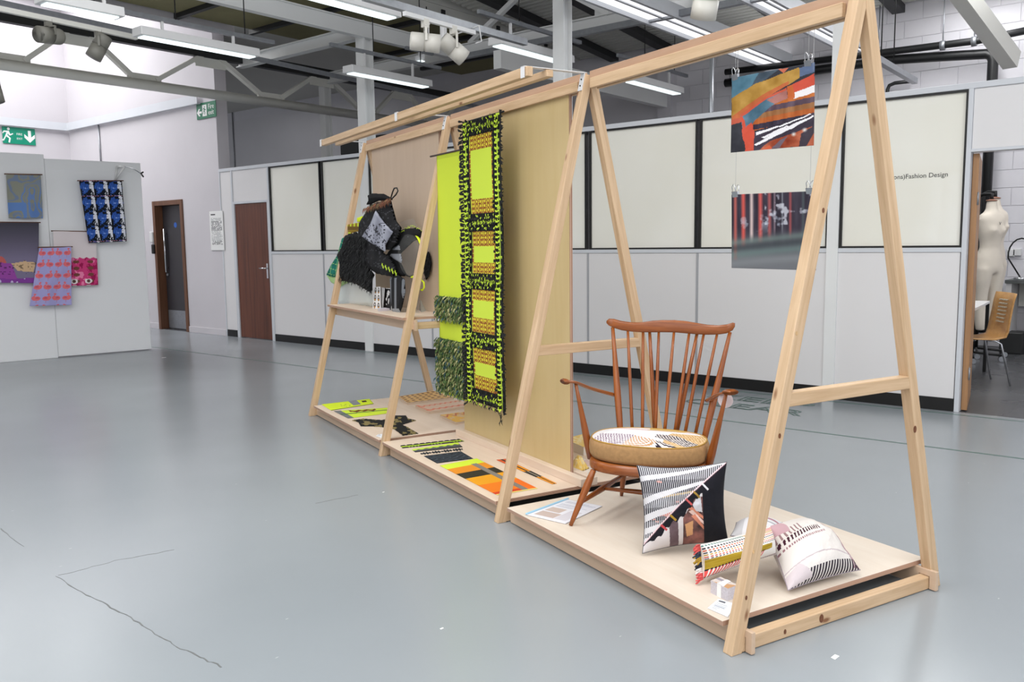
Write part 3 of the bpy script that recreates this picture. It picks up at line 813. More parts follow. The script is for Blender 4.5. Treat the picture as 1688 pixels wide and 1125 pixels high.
# black pipes on the outer wall
XW = XF - 0.35
def pipe(pix, X, r, label, n=12, z_end=None):
    pts = [onX(x, y, X) for x, y in pix]
    if z_end is not None: pts.append(Vector((pts[-1].x, pts[-1].y, z_end)))
    m = MB(); m.tube(pts, r, n)
    return tag(m.build('pipe', M['pipe']), label, 'pipe')
pipe([(1196, 119), (1445, 88), (1612, 67), (1760, 36)], XW, 0.045, 'upper black pipe running along the white block wall')
pipe([(1196, 137), (1300, 122), (1465, 99), (1540, 94), (1626, 89), (1634, 92), (1637, 100)], XW + 0.1, 0.062, 'lower black pipe turning down beside the sloping strut', z_end=0.2)
pipe([(1502, 134), (1475, 137), (1466, 141), (1463, 148)], XW + 0.2, 0.025, 'small black pipe bending down from the short cable tray', z_end=0.0)
for px, py, lb in ((1448, 85, 'next to the stand apex'), (1554, 75, 'the middle one'), (1606, 68, 'beside the sloping strut')):
    q = onX(px, py, XW)
    m = MB(); m.tube([q + Vector((0, 0, -0.05)), q + Vector((0, 0, 4.45 - q.z))], 0.008, 6); m.lathe([(0.06, -0.03), (0.06, 0.03)], q, 12, ax=(0, 1, 0))
    tag(m.build('pipe_hanger', M['galv']), 'thin steel rod holding the upper black pipe, ' + lb, 'hanger', 'rods holding the upper black pipe')
q = onX(1458, 110, XW - 0.6)
for px, lb in ((1452, 'beside the stand leg'), (1473, 'further along the tray')):
    a = onZ(px, 105, 3.2)
    tag(MB().tube([a, Vector((a.x, a.y, 4.5))], 0.006, 6).build('hanger_rod', M['black']), 'thin black rod holding the short cable tray, ' + lb, 'hanger', 'rods holding the short cable tray')
# conduits
def conduit(px, y0, y1, X, label, axis='X'):
    a, b = onX(px, y0, X), onX(px, y1, X); b = Vector((a.x, a.y, b.z))
    tag(MB().tube([a, b], 0.014, 8).build('conduit', M['galv']), label, 'conduit')
conduit(162, 206, 300, XP - 0.02, 'grey conduit dropping from the steel ledge behind the display wall')
conduit(382, 172, 330, XF - 0.03, 'grey conduit on the dark wall above the brown door')
# ---- signs
def sign_F(px, py, X):
    p = onX(px, py, X); return Matrix(((0, 0, -1, X), (-1, 0, 0, p.y), (0, 1, 0, p.z), (0, 0, 0, 1)))
def sign_plate(parent, F, w, h, mat):
    return MB().box((0, 0, -0.004), (w, h, 0.004), F=F).build('plate', mat, parent, F=F, bevel=0.003)
def poly_local(m, F, poly, z0=0.0045, d=0.001):
    m.prism([F @ Vector((x, y, z0)) for x, y in poly], F.to_3x3() @ Vector((0, 0, d)))
def arrow(cx, cy, s, ang):
    P = [(-.12, -.5), (.12, -.5), (.12, .05), (.42, -.2), (.42, .1), (0, .5), (-.42, .1), (-.42, -.2), (-.12, .05)]
    ca, sa = math.cos(ang), math.sin(ang)
    return [(cx + (x * ca - y * sa) * s, cy + (x * sa + y * ca) * s) for x, y in P]
def man(cx, cy, s):
    return [[(cx + s * x, cy + s * y) for x, y in q] for q in (
        [(.02, .34), (.1, .36), (.14, .44), (.1, .52), (.02, .54), (-.05, .48), (-.04, .38)],
        [(-.28, .3), (.06, .3), (.14, .08), (.3, .16), (.34, .1), (.14, -.02), (.06, -.02), (-.02, .12), (-.05, 0), (.16, -.2), (.08, -.52), (-.02, -.5), (.04, -.22), (-.14, -.1), (-.3, -.4), (-.44, -.4), (-.42, -.32), (-.34, -.32), (-.2, -.05), (-.1, .2), (-.26, .2), (-.32, .1), (-.38, .12)])]
YS = 16.955
p0, p1 = onY(5, 236, YS), onY(57.5, 216, YS)
Fs = Matrix(((1, 0, 0, p0.x), (0, 0, -1, YS), (0, 1, 0, p0.z), (0, 0, 0, 1)))
ws = p1.x - p0.x; hs = 0.30
sg = thing('exit_sign', p0, 'green FIRE EXIT sign with running figure and down arrow on the end wall', 'sign')
sign_plate(sg, Fs, ws, hs, M['sign_green'])
m = MB()
for q in man(ws * 0.17, hs * 0.5, hs * 0.85): poly_local(m, Fs, q)
poly_local(m, Fs, arrow(ws * 0.82, hs * 0.5, hs * 0.72, PI)); m.build('symbols', M['paper'], sg)
text_mesh('lettering', 'FIRE', 0.1, Fs @ Matrix.Translation((ws * 0.42, hs * 0.54, 0.0045)), M['paper'], sg, width=ws * 0.17)
text_mesh('lettering', 'EXIT', 0.1, Fs @ Matrix.Translation((ws * 0.42, hs * 0.28, 0.0045)), M['paper'], sg, width=ws * 0.17)
Fs = sign_F(325, 198, XP - 0.012); p1 = onX(358, 190, XP)
ws = (Fs.translation.y - p1.y); hs = 0.245
sg = thing('exit_sign', Fs.translation, 'green Fire exit sign with left arrow above the text poster', 'sign')
sign_plate(sg, Fs, ws, hs, M['sign_dark_green'])
m = MB()
poly_local(m, Fs, arrow(ws * 0.15, hs * 0.42, hs * 0.55, PI / 2))
poly_local(m, Fs, [(ws * .31, hs * .15), (ws * .53, hs * .15), (ws * .53, hs * .85), (ws * .31, hs * .85)], d=0.0006); m.build('symbols', M['paper'], sg)
m = MB()
for q in man(ws * 0.42, hs * 0.5, hs * 0.5): poly_local(m, Fs, q, 0.0055)
m.build('running_figure', M['sign_dark_green'], sg)
text_mesh('lettering', 'Fire', 0.1, Fs @ Matrix.Translation((ws * 0.6, hs * 0.56, 0.0045)), M['paper'], sg, width=ws * 0.28)
text_mesh('lettering', 'exit', 0.1, Fs @ Matrix.Translation((ws * 0.6, hs * 0.2, 0.0045)), M['paper'], sg, width=ws * 0.28)
# text poster, card reader and switch by the doors
def page_cols(rows, left=0.1, right=0.9, seed=0, head=True):
    def f(u, v):
        C = np.tile(np.array([238., 238., 236.]), (len(u), 1))
        r = np.floor(v * rows)
        ln = 0.55 + 0.4 * vnoise(r * 1.7 + seed, r * 0 + seed, seed)
        ink = (np.mod(v * rows, 1) < 0.5) & (u > left) & (u < left + (right - left) * np.minimum(1, ln + 0.25)) & (v > 0.16) & (v < 0.86) & (vnoise(u * 60, r * 3.1, seed) > 0.25)
        C[ink] = (120, 120, 122)
        if head: C[(v > 0.07) & (v < 0.1) & (u > left) & (u < 0.45)] = (50, 50, 52)
        return C
    return f
XQ = XP - 0.012
c = [onX(345, 349, XQ), onX(367, 347, XQ)]
yt0, yt1 = c[0].y, c[1].y; z1, z0 = c[0].z, onX(356, 413, XQ).z
g = grid_obj('text_poster', 30, 100, quadP([(XQ, yt0, z1), (XQ, yt1, z1), (XQ, yt1, z0), (XQ, yt0, z0)], 30, 100), page_cols(34, seed=3), M['card'], solid=0.004)
tag(g, 'tall white poster of small text hung beside the brown door', 'poster')
q = onX(250, 391, XP - 0.03)
tag(MB().box((XP - 0.05, q.y - 0.05, q.z - 0.09), (XP, q.y + 0.05, q.z + 0.09)).build('call_point', M['white_metal'], bevel=0.01), 'grey white switch box on the wall beside the dark door, upper one', 'switch')
q = onX(253, 411, XP - 0.03)
tag(MB().box((XP - 0.05, q.y - 0.04, q.z - 0.08), (XP, q.y + 0.04, q.z + 0.08)).build('card_reader', M['black'], bevel=0.01), 'small black card reader below the switch box by the dark door', 'card reader')

# ---- free standing display wall on the left, with printed textiles
DR = Vector((5.882, 11.228, 0)); dd = Vector((4.742 - 5.882, 11.463 - 11.228, 0)).normalized()
dn = Vector((dd.y, -dd.x, 0));  dn = dn if dn.y < 0 else -dn
HW = 2.54
dw = thing('display_wall', DR + dd * 1.4, 'white free standing display wall hung with printed textiles', 'display wall')
def dwbox(s0, s1, o0, o1, z0, z1):
    P = [DR + dd * s + dn * o for s, o in ((s0, o1), (s1, o1), (s1, o0), (s0, o0))]
    return MB().hexa([p + Vector((0, 0, z0)) for p in P] + [p + Vector((0, 0, z1)) for p in P])
M['dwall'] = plain('white painted board', (232, 233, 235), 0.6, var=0.012, scale=1.2)
dwbox(0, 1.16, -0.12, 0.0, 0.012, HW).build('panel', M['dwall'], dw, bevel=0.004)
dwbox(1.163, 2.7, -0.12, 0.012, 0.0, HW + 0.05).build('panel', M['dwall'], dw, bevel=0.004)
dwbox(0.0, 1.16, 0.0, 0.006, HW - 0.13, HW - 0.11).build('top_batten', M['dwall'], dw)
def ondw(px, py, off=0.07):
    return onP(px, py, DR + dn * off, dn)
def hanging(name, pix, nu, nv, fn, label, off=0.07, wave=0.012, mat='cloth', rod=True, rod_ext=0.02, rows=None, cat='textile', group=None):
    """pix: corners tl, tr, br, bl on the wall plane"""
    c = [ondw(x, y, off) for x, y in pix]
    t = thing(name, c[0].lerp(c[1], 0.5), label, cat, group)
    ph = random.random() * 6
    def bulge(u, v):
        s = wave * (np.sin(u * 9 + ph) * v + 0.6 * np.sin(v * 5 + u * 3 + ph))
        return s[..., None] * np.array(dn)
    grid_obj('cloth', nu, nv, quadP(c, nu, nv, bulge), fn, M[mat], t, solid=0.003)
    if rod:
        d = (c[1] - c[0]).normalized()
        MB().tube([c[0] - d * rod_ext, c[1] + d * rod_ext], 0.007, 8).build('rod', M['frame_wood'], t)
        m = MB()
        for f in (0.25, 0.75):
            q = c[0].lerp(c[1], f); m.tube([q, q - dn * (off - 0.001)], 0.004, 6)
        m.build('rod_bracket', M['white_metal'], t)
    return t
def c_ribbon(u, v):
    n = fbm(u * 2.4 + 1.3, v * 2.8, 5, 2); w_ = np.abs(np.mod(n * 4.6, 1) - 0.5)
    C = np.tile(np.array([142., 144., 132.]), (len(u), 1)); C[w_ < 0.13] = (110, 136, 184); C[(w_ > 0.43)] = (120, 134, 160)
    C[(v > 0.64) & (w_ < 0.3)] = (100, 134, 192); C[(v < .3) & (w_ < .2)] = (128, 140, 158)
    return C
hanging('printed_textile', [(10, 287), (67, 288), (71, 360), (14, 360)], 60, 70, c_ribbon, 'blue and olive ribbon patterned cloth at top left of the display wall')
def c_castle(u, v):
    g = np.clip(v / 0.6, 0, 1)[:, None]
    C = np.array([66., 64., 74.]) * (1 - g) + np.array([122., 114., 140.]) * g
    blds = [([(.0, .62), (.12, .46), (.16, .5), (.16, .75), (0, .8)], (176, 92, 96)), ([(.16, .64), (.3, .6), (.44, .58), (.46, .7), (.42, .85), (.2, .9)], (196, 150, 110)),
            ([(.25, .62), (.36, .54), (.5, .57), (.56, .66), (.5, .7), (.3, .7)], (190, 96, 92)), ([(.36, .72), (.42, .66), (.62, .68), (.66, .8), (.72, 1), (.3, 1)], (150, 72, 158)),
            ([(.62, .68), (.8, .64), (.96, .66), (.92, .82), (.7, .8)], (206, 174, 138)), ([(.0, .86), (.3, .9), (.6, .94), (1, .9), (1, 1), (0, 1)], (128, 62, 150)), ([(0, .78), (.18, .76), (.3, .9), (0, .92)], (158, 70, 128))]
    for p_, c_ in blds: setc(C, inpoly(u, v, p_), c_)
    win = (v > 0.62) & (v < .86) & (vnoise(u * 40, v * 44, 2) > 0.78); C[win] *= 0.62
    C[(v > .93) & (vnoise(u * 30, v * 8, 4) > .72)] = (206, 190, 226)
    return C
hanging('printed_textile', [(-58, 366), (64, 367), (64, 467), (-58, 466)], 110, 80, c_castle, 'dusky purple cloth printed with hilltop buildings, cut by the left edge', off=0.10, wave=0.006)
def c_flamingo(u, v):
    C = np.tile(np.array([168., 164., 214.]), (len(u), 1))
    C += (fbm(u * 6, v * 6, 8)[:, None] - 0.5) * 14
    cx, cy = u * 4, v * 5.2; i, j = np.floor(cx), np.floor(cy); x, y = cx - i, cy - j
    x = np.where(np.mod(i + j, 2) > 0, 1 - x, x)
    body = ((x - .5) / .42) ** 2 + ((y - .55) / .20) ** 2 < 1
    neck = (np.abs(x - (.24 + .14 * np.sin(y * 9))) < .075) & (y > .14) & (y < .55)
    head = ((x - .3) / .12) ** 2 + ((y - .16) / .07) ** 2 < 1
    leg = (np.abs(x - .55) < .025) & (y > .6) & (y < .95)
    wing = ((x - .6) / .2) ** 2 + ((y - .52) / .08) ** 2 < 1
    C[body | neck | head] = (226, 112, 118); C[leg] = (190, 122, 150); C[wing] = (204, 92, 108)
    return C
hanging('printed_textile', [(65, 408), (117, 407), (118, 503), (49, 505)], 84, 100, c_flamingo, 'lilac cloth printed with rows of pink flamingos', off=0.13, wave=0.012)
def c_magenta(u, v):
    C = np.tile(np.array([222., 212., 214.]), (len(u), 1))
    lo = v > 0.49 + 0.012 * np.sin(u * 40)
    n = fbm(u * 8, v * 9, 12)
    K = np.tile(np.array([206., 62., 122.]), (len(u), 1)); K[n > .56] = (236, 130, 172); K[n < .36] = (160, 24, 82)
    cx, cy = u * 3, (v - .5) * 8.4; x, y = cx - np.floor(cx), cy - np.floor(cy)
    K[((x - .5) / .22) ** 2 + ((y - .5) / .26) ** 2 < 1] = (120, 70, 62)
    K[(v > .88) & (((x - .3) / .26) ** 2 + ((y - .5) / .42) ** 2 < 1)] = (236, 226, 226); K[(v > .88) & (((x - .3) / .13) ** 2 + ((y - .5) / .26) ** 2 < 1)] = (96, 70, 60)
    C[lo] = K[lo]
    return C
hanging('printed_textile', [(87, 381), (158, 382), (162, 470), (92, 473)], 70, 90, c_magenta, 'cloth with white upper half and magenta patterned lower half', off=0.07, wave=0.008)
def c_navy(u, v):
    C = np.tile(np.array([16., 22., 32.]), (len(u), 1))
    cx, cy = u * 3 + .06, v * 4.1; i, j = np.floor(cx), np.floor(cy); x, y = cx - i, cy - j
    n = fbm(x * 6 + 3, y * 6 + 1, 21, 3); n2 = fbm(x * 14, y * 14, 33, 2)
    r = np.hypot((x - .42) / .46, (y - .5) / .5)
    fl_ = r + (n - .45) * 1.7 < .74
    C[fl_] = np.array([34., 64., 140.]) + n2[fl_][:, None] * np.array([40., 66., 80.])
    C[(r < .5) & (n2 > .52)] = (92, 132, 214)
    C[r < .09] = (150, 180, 232)
    wn_ = (np.hypot((x - .92) / .2, (y - .45) / .55) + (n2 - .45) * 2.2 < .68) | ((n2 > .66) & (r > .8) & (x > .55))
    C[wn_] = (226, 228, 238)
    C[(y < .02) & (np.mod(x * 5, 1) < .6)] = (190, 130, 150)
    return C
hanging('printed_textile', [(130, 298), (201, 298), (209, 398), (146, 401)], 96, 120, c_navy, 'navy blue and white flower printed cloth nearest the end of the display wall', off=0.12, wave=0.012)
# clamp lamp arm at the top of the wall
p = ondw(196, 274, 0.005)
t = thing('clamp_lamp', p, 'small white clamp arm at the top end of the display wall', 'lamp arm')
a, b, c_, e = ondw(193, 275, 0.02), ondw(190, 297, 0.02), ondw(206, 275, 0.14), ondw(232, 286, 0.5)
m = MB(); m.tube([a, b], 0.014, 8); m.build('clamp', M['white_metal'], t)
m = MB(); m.tube([a, c_], 0.012, 8); m.tube([c_, b], 0.012, 8); m.build('bracket', M['white_metal'], t)
m = MB(); m.tube([c_, c_.lerp(e, 0.5) + Vector((0, 0, 0.02)), e], 0.006, 6); m.build('wire_arm', M['galv'], t)
m = MB(); m.tube([e, e + (e - c_).normalized() * 0.06 + Vector((0, 0, 0.03))], 0.01, 6); m.tube([e, e + (e - c_).normalized() * 0.06 - Vector((0, 0, 0.03))], 0.01, 6); m.build('grip', M['black'], t)

q0, q1 = onX(566, 256, XF - .02), onX(640, 240, XF - .02)
o = MB().box((XF - .10, q1.y, q0.z), (XF - .01, q0.y, q0.z + .32)).build('wall_grille', M['black'], bevel=.01); tag(o, 'dark rectangular grille on the far grey wall, just above the partition', 'grille')

# ================================================================== THE DISPLAY STAND
st = thing('display_stand', S(BM, 0, 0), 'long pine and plywood A-frame display stand with three low platforms', 'display stand', rotz=0.0)
LT = 0.043           # leg thickness along the stand
def leg(a, back=False):
    poly = [(0.0, 0.0), (0.050, 0.0), (BM - 0.0005, 2.188), (BM - 0.0005, 2.245), (0.541, 2.245)]
    if back: poly = [(WF - b, z) for b, z in reversed(poly)]
    m = MB().prism([S(b, a, z) for b, z in poly], U * LT)
    if back: F = frame_x(S(WF, a, 0), S(BM + 0.03, a, 2.24), U)
    else: F = frame_x(S(0, a, 0), S(0.541, a, 2.245), U)
    return m.build('leg', M['pine'], st, F=F, bevel=0.003, seg=2)
for k, a in enumerate(AF):
    leg(a); leg(a, True)
    if k in (0, 1):
        z0, z1 = 0.833, 0.882
        b0, b1 = 0.05 + 0.2405 * z0 - 0.002, WF - (0.05 + 0.2405 * z0) + 0.002
        sbox(b0, b1, a + 0.001, a + LT - 0.001, z0, z1).build('crossbar', M['pine'], st, F=frame_x(S(b0, a, z0), S(b1, a, z0)), bevel=0.0025)
    else:
        z0, z1 = 0.835, 0.88
        b0, b1 = 0.05 + 0.2405 * z0 - 0.002, WF - (0.05 + 0.2405 * z0) + 0.002
        sbox(b0, b1, a + 0.001, a + LT - 0.001, z0, z1).build('crossbar', M['pine'], st, F=frame_x(S(b0, a, z0), S(b1, a, z0)), bevel=0.0025)
    # beam on the floor between the feet
    sbox(0.052, WF - 0.052, a + 0.0005, a + LT - 0.0005, 0.003, 0.054).build('floor_beam', M['pine'], st, F=frame_x(S(0.05, a, 0), S(1.1, a, 0)), bevel=0.003, seg=2)
# platforms: sheet with laminated edges and two fascia boards slotted over the floor beams
for k, (a0, a1) in enumerate([(0.060, 1.556), (1.675, 3.2285), (3.290, 4.745)]):
    F = frame_x(S(0, a0, ZP), S(0, a1, ZP))
    pm = sbox(0.016, WF - 0.016, a0, a1, ZP - 0.018, ZP, ms=[0, 0, 1, 1, 1, 1]).build('platform_sheet', [M['ply'] if k == 0 else M['ply_t'], M['edge']], st, F=F, bevel=0.0008)
    for b in (0.062, WF - 0.080):
        e0 = AF[k] - 0.03 if k == 0 else AF[k] + 0.055; e1 = AF[k + 1] + (0.07 if k == 2 else -0.02)
        # half lap over the beams at either end
        fas = MB()
        zs0, zs1 = 0.004, ZP - 0.0185
        P = [(e0, zs0), (AF[k] - 0.002, zs0), (AF[k] - 0.002, 0.056), (AF[k] + LT + 0.002, 0.056), (AF[k] + LT + 0.002, zs0)] if k == 0 else [(e0, zs0)]
        P += [(e1, zs0), (e1, zs1), (e0, zs1)]
        fas.prism([S(b, a, z) for a, z in P], V * 0.018)
        fas.build('fascia', [M['ply_f']], st, F=frame_x(S(b, e0, 0), S(b, e1, 0)), bevel=0.001)
# top rails: plywood core between two pine battens
for k in range(3):
    a0, a1 = AF[k] + LT + 0.002, AF[k + 1] - 0.002
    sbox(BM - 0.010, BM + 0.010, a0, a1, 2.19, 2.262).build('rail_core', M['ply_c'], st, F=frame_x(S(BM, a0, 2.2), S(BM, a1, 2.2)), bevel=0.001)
    for b in (BM - 0.032, BM + 0.011):
        sbox(b, b + 0.021, a0 + 0.03, a1 - 0.03, 2.172, 2.222).build('rail_batten', M['pine'], st, F=frame_x(S(b, a0, 2.2), S(b, a1, 2.2)), bevel=0.002)
# hanging back panels
sbox(BM - 0.0095, BM + 0.0095, 1.81, 3.102, ZP, 2.1895, ms=[0, 0, 1, 0, 1, 0]).build('back_panel', [M['ply_y'], M['edge']], st, F=frame_x(S(BM, 1.8, 0.1), S(BM, 1.8, 2)))
sbox(BM - 0.0095, BM + 0.0095, 3.415, 4.70, 0.915, 2.1895, ms=[0, 0, 1, 0, 1, 0]).build('back_panel', [M['ply_p'], M['edge']], st, F=frame_x(S(BM, 3.4, 0.1), S(BM, 3.4, 2)))
for b0, b1 in ((BM - 0.055, BM - 0.0105), (BM + 0.0105, BM + 0.055)):
    sbox(b0, b1, 1.645, 3.15, ZP, ZP + 0.044).build('panel_curb', M['ply_t'], st, F=frame_x(S(b0, 1.65, ZP), S(b0, 3.1, ZP)), bevel=0.002)
# shelf of the far bay
sh = sbox(0.195, 0.955, 3.245, 4.853, 0.900, 0.917, ms=[0, 0, 1, 1, 1, 1]).build('shelf_board', [M['ply_t'], M['edge']], st, F=frame_x(S(0.2, 3.2, 0.9), S(0.2, 4.8, 0.9)), bevel=0.0008)
for b in (0.262, 0.865):
    sbox(b, b + 0.018, 3.20, 4.90, 0.828, 0.8995).build('shelf_apron', M['ply_f'], st, F=frame_x(S(b, 3.2, 0.85), S(b, 4.8, 0.85)), bevel=0.001)
# lighting gantry: two loose rails carried forward on white flat steel brackets
for b0, b1, z0, z1 in ((0.188, 0.224, 2.205, 2.252), (0.305, 0.341, 2.212, 2.245)):
    a0, a1 = AF[1] - 0.012, AF[3] + 0.02
    sbox(b0, b1, a0, a1, z0, z1).build('gantry_rail', M['pine'], st, F=frame_x(S(b0, a0, z0), S(b0, a1, z0)), bevel=0.002)
for k in (1, 2, 3):
    a0, a1 = AF[k] + 0.002, AF[k] + LT - 0.006
    m = MB()
    sbox(0.182, 0.552, a0, a1, 2.252, 2.2555, mb=m); sbox(0.182, 0.1855, a0, a1, 2.20, 2.2545, mb=m)
    m.hexa([S(0.518, a0, 2.165), S(0.5215, a0, 2.165), S(0.5215, a1, 2.165), S(0.518, a1, 2.165), S(0.5385, a0, 2.2545), S(0.542, a0, 2.2545), S(0.542, a1, 2.2545), S(0.5385, a1, 2.2545)])
    br = m.build('gantry_bracket', M['white_metal'], st)
    m = MB()
    for z in (2.19, 2.222): m.lathe([(0.004, 0), (0.004, 0.003)], S(0.517 + (z - 2.165) * 0.24, (a0 + a1) / 2, z), 8, ax=-V)
    m.build('screws', M['black'], br, kind='stuff')
# real knots in the two near legs and the floor beam
M['knot'] = plain('knot wood', (112, 66, 38), 0.45, var=0.3, scale=90)
M['knot_l'] = plain('pale knot wood', (206, 168, 120), 0.45, var=0.2, scale=90)
def knot(P, n, r, squash=0.65, up=Vector((0, 0, 1)), mat='knot'):
    n = Vector(n).normalized(); t = n.cross(up).normalized(); b = t.cross(n)
    pts = [P + n * 0.0003 + (t * math.cos(k * PI / 6) * squash + b * math.sin(k * PI / 6)) * r for k in range(12)]
    m = MB(); m.prism(pts, n * 0.0012); m.build('knot', M[mat], st)
for (px, py), r in (((1357, 347), .009), ((1285, 719), .009), ((1230, 986), .008), ((1508, 708), .014)):
    knot(ona(px, py, 0), -U, r)
for (px, py), r in (((1242, 910), .008), ((1313, 550), .008)):
    knot(ona(px, py, 0), -U, r, mat='knot_l')
for (px, py), r in (((1354, 1020), .016), ((1294, 1042), .009)):
    knot(ona(px, py, 0), -U, r)

# ---- hanging art prints between the first two frames
def art1(u, v):
    C = np.tile(np.array([42., 44., 52.]), (len(u), 1))
    n = fbm(u * 7, v * 7, 3); n2 = fbm(u * 30, v * 6, 4, 2)
    def L(poly, c, amp=26, w=0.02):
        uu = u + (fbm(u * 9, v * 9, 11) - .47) * w; vv = v + (fbm(u * 9, v * 9, 15) - .47) * w
        m_ = inpoly(uu, vv, poly); C[m_] = np.asarray(c, float) + (n[m_][:, None] - .47) * amp * 2
        return m_
    L([(0, 0), (.36, 0), (.24, .2), (0, .27)], (78, 116, 134))
    L([(.36, 0), (.62, 0), (.40, .12), (.24, .2)], (62, 76, 88), 40); L([(.6, 0), (.72, 0), (.66, .06)], (176, 88, 62))
    # slatted bands running back from lower left to right
    s = (v - .42) * 15 + u * 1.2
    st_ = inpoly(u, v, [(.56, .40), (.8, .36), (1, .36), (1, .64), (.18, .76), (.24, .62)])
    k = np.mod(np.floor(s), 5); pal = np.array([[184, 104, 48], [92, 74, 86], [150, 104, 66], [176, 96, 46], [54, 46, 62]], float)
    C[st_] = pal[k[st_].astype(int)] + (n2[st_][:, None] - .5) * 50
    L([(.73, .32), (1, .27), (1, .36), (.78, .40)], (226, 222, 222), 6); L([(.76, .22), (1, .13), (1, .27), (.74, .33)], (192, 74, 54), 16)
    L([(.0, .27), (.3, .14), (.84, .02), (.84, .15), (.72, .22), (.46, .33), (.2, .49), (0, .64)], (164, 124, 52), 40)
    L([(.0, .52), (.2, .40), (.46, .27), (.72, .17), (.72, .22), (.46, .33), (.2, .50), (0, .64)], (178, 92, 50), 24)
    L([(.84, .03), (1, 0), (1, .11), (.84, .14)], (82, 98, 128))
    L([(.70, .24), (.77, .22), (.79, .39), (.72, .41)], (184, 92, 42), 18)
    L([(.13, .52), (.46, .35), (.70, .27), (.71, .38), (.54, .44), (.32, .60), (.20, .74), (.15, .72)], (72, 104, 122), 46)
    L([(.46, .37), (.70, .27), (.71, .38), (.56, .43)], (156, 100, 92), 30)
    L([(.13, .50), (.46, .325), (.70, .25), (.70, .275), (.46, .355), (.14, .54)], (188, 82, 58), 14)
    L([(.0, .60), (.13, .56), (.2, 1), (0, 1)], (42, 43, 50), 24); L([(0, .56), (.12, .54), (.14, .60), (0, .63)], (176, 78, 56), 20)
    L([(.13, .52), (.17, .54), (.19, .68), (.26, .62), (.33, .80), (.30, 1), (.19, 1)], (194, 74, 52), 16, .06)
    L([(.32, .76), (1, .60), (1, 1), (.3, 1)], (54, 46, 60), 26)
    for p_ in ([(.31, .92), (.56, .80), (1, .63), (1, .65), (.6, .83), (.34, .94)], [(.33, .77), (.60, .71), (.62, .725), (.34, .81)], [(.50, .82), (.9, .66), (.92, .668), (.58, .835)], [(.40, .84), (.7, .72), (.72, .73), (.44, .855)], [(.60, .72), (.95, .61), (.97, .618), (.62, .735)]):
        L(p_, (228, 226, 228), 8, .03)
    L([(.38, 1), (.5, .90), (1, .76), (1, 1)], (150, 70, 42), 70)
    L([(.62, .90), (.72, .85), (.62, 1), (.52, 1)], (108, 94, 104), 20); L([(.86, .84), (1, .76), (1, .84), (.92, 1), (.84, 1)], (52, 44, 54), 20)
    L([(.42, 1), (.5, .95), (.54, 1)], (196, 84, 50), 20)
    for cx, cy in ((.78, .84), (.9, .80)):
        r = np.hypot(u - cx, v - cy); g = np.clip(1 - r / .035, 0, 1)[:, None]; C = C * (1 - g) + np.array([214., 226, 226]) * g
    return np.clip(C, 0, 255)
def art2(u, v):
    g = np.clip((v - .45) / .4, 0, 1)[:, None]
    C = np.array([50., 44., 56.]) * (1 - g) + np.array([104., 106., 110.]) * g
    C = C + (fbm(u * 14, v * 2, 6) - .5)[:, None] * 60 * (1 - g)
    for cx, wd, c, y1 in ((.05, .03, (176, 92, 84), .9), (.155, .035, (206, 84, 74), .72), (.26, .03, (208, 186, 180), .66), (.37, .035, (202, 88, 82), .66), (.48, .03, (160, 84, 84), .62), (.54, .015, (128, 110, 118), .58), (.72, .02, (148, 74, 76), .6), (.86, .02, (70, 78, 82), .6), (.63, .012, (120, 124, 130), .55)):
        k = np.clip(1 - np.abs(u - cx) / wd, 0, 1) * np.clip((y1 - v) / .12, 0, 1); k = (k ** .7)[:, None]; C = C * (1 - k) + np.array(c, float) * k
    n = fbm(u * 12, v * 12, 9, 3)
    k = (np.clip((n - .56) / .12, 0, .8) * (v < .42) * (u > .42))[:, None]; C = C * (1 - k) + np.array([196., 198, 206]) * k
    k = (np.clip((n - .48) / .14, 0, .6) * np.clip(1 - np.abs(v - .38) / .18, 0, 1) * (u < .6) * (u > .1))[:, None]; C = C * (1 - k) + np.array([182., 194, 206]) * k
    for cy, c in ((.66, (110, 128, 122)), (.74, (54, 60, 64)), (.82, (98, 120, 116)), (.94, (124, 128, 130))):
        k = np.exp(-((v - cy + u * .12) / .05) ** 2)[:, None] * .65; C = C * (1 - k) + np.array(c, float) * k
    return np.clip(C, 0, 255)
def print_hang(label, clip_labels, pix, fn, nu, nv, b, curl):
    c = [onb(x, y, b) for x, y in pix]
    t = thing('art_print', c[0].lerp(c[1], .5), label, 'print', 'hanging art prints')
    def bulge(u, v): return (curl * (np.sin(u * PI) * .7 + v * v * .8))[..., None] * np.array(-V)
    grid_obj('paper', nu, nv, quadP(c, nu, nv, bulge), fn, M['photo'], t, solid=0.0008)
    for f, lb in zip((.05, .93), clip_labels):
        q = c[0].lerp(c[1], f)
        ct = thing('bulldog_clip', q, lb, 'clip', 'silver clips holding the prints')
        d = (c[1] - c[0]).normalized(); n = -V
        m = MB()
        m.prism([q - d * .016 + n * .0008 + Vector((0, 0, -.012)), q - d * .016 + n * .007 + Vector((0, 0, .012)), q - d * .016 - n * .007 + Vector((0, 0, .012)), q - d * .016 - n * .0008 + Vector((0, 0, -.012))], d * .032)
        m.build('jaws', M['chrome'], ct)
        m = MB()
        for s_ in (1, -1):
            z = Vector((0, 0, 1)); o_ = n * .006 * s_
            m.tube([q + o_ - d * .010 + z * .008, q + o_ * 2 - d * .008 + z * .03, q + o_ * 2.2 + z * .04, q + o_ * 2 + d * .008 + z * .03, q + o_ + d * .010 + z * .008], .0018, 6)
        m.build('wire_lever', M['chrome'], ct)
        m = MB(); m.tube([q + Vector((0, 0, .03)), Vector((q.x, q.y, 2.172))], .0007, 5); m.build('thread', M['thread'], ct)
print_hang('upper hanging art print of orange, ochre and teal slatted forms', ('silver clip at the left top corner of the orange print', 'silver clip at the right top corner of the orange print'),
           [(1206, 129), (1343, 103), (1343, 240), (1206, 252)], art1, 150, 150, BM, 0.006)
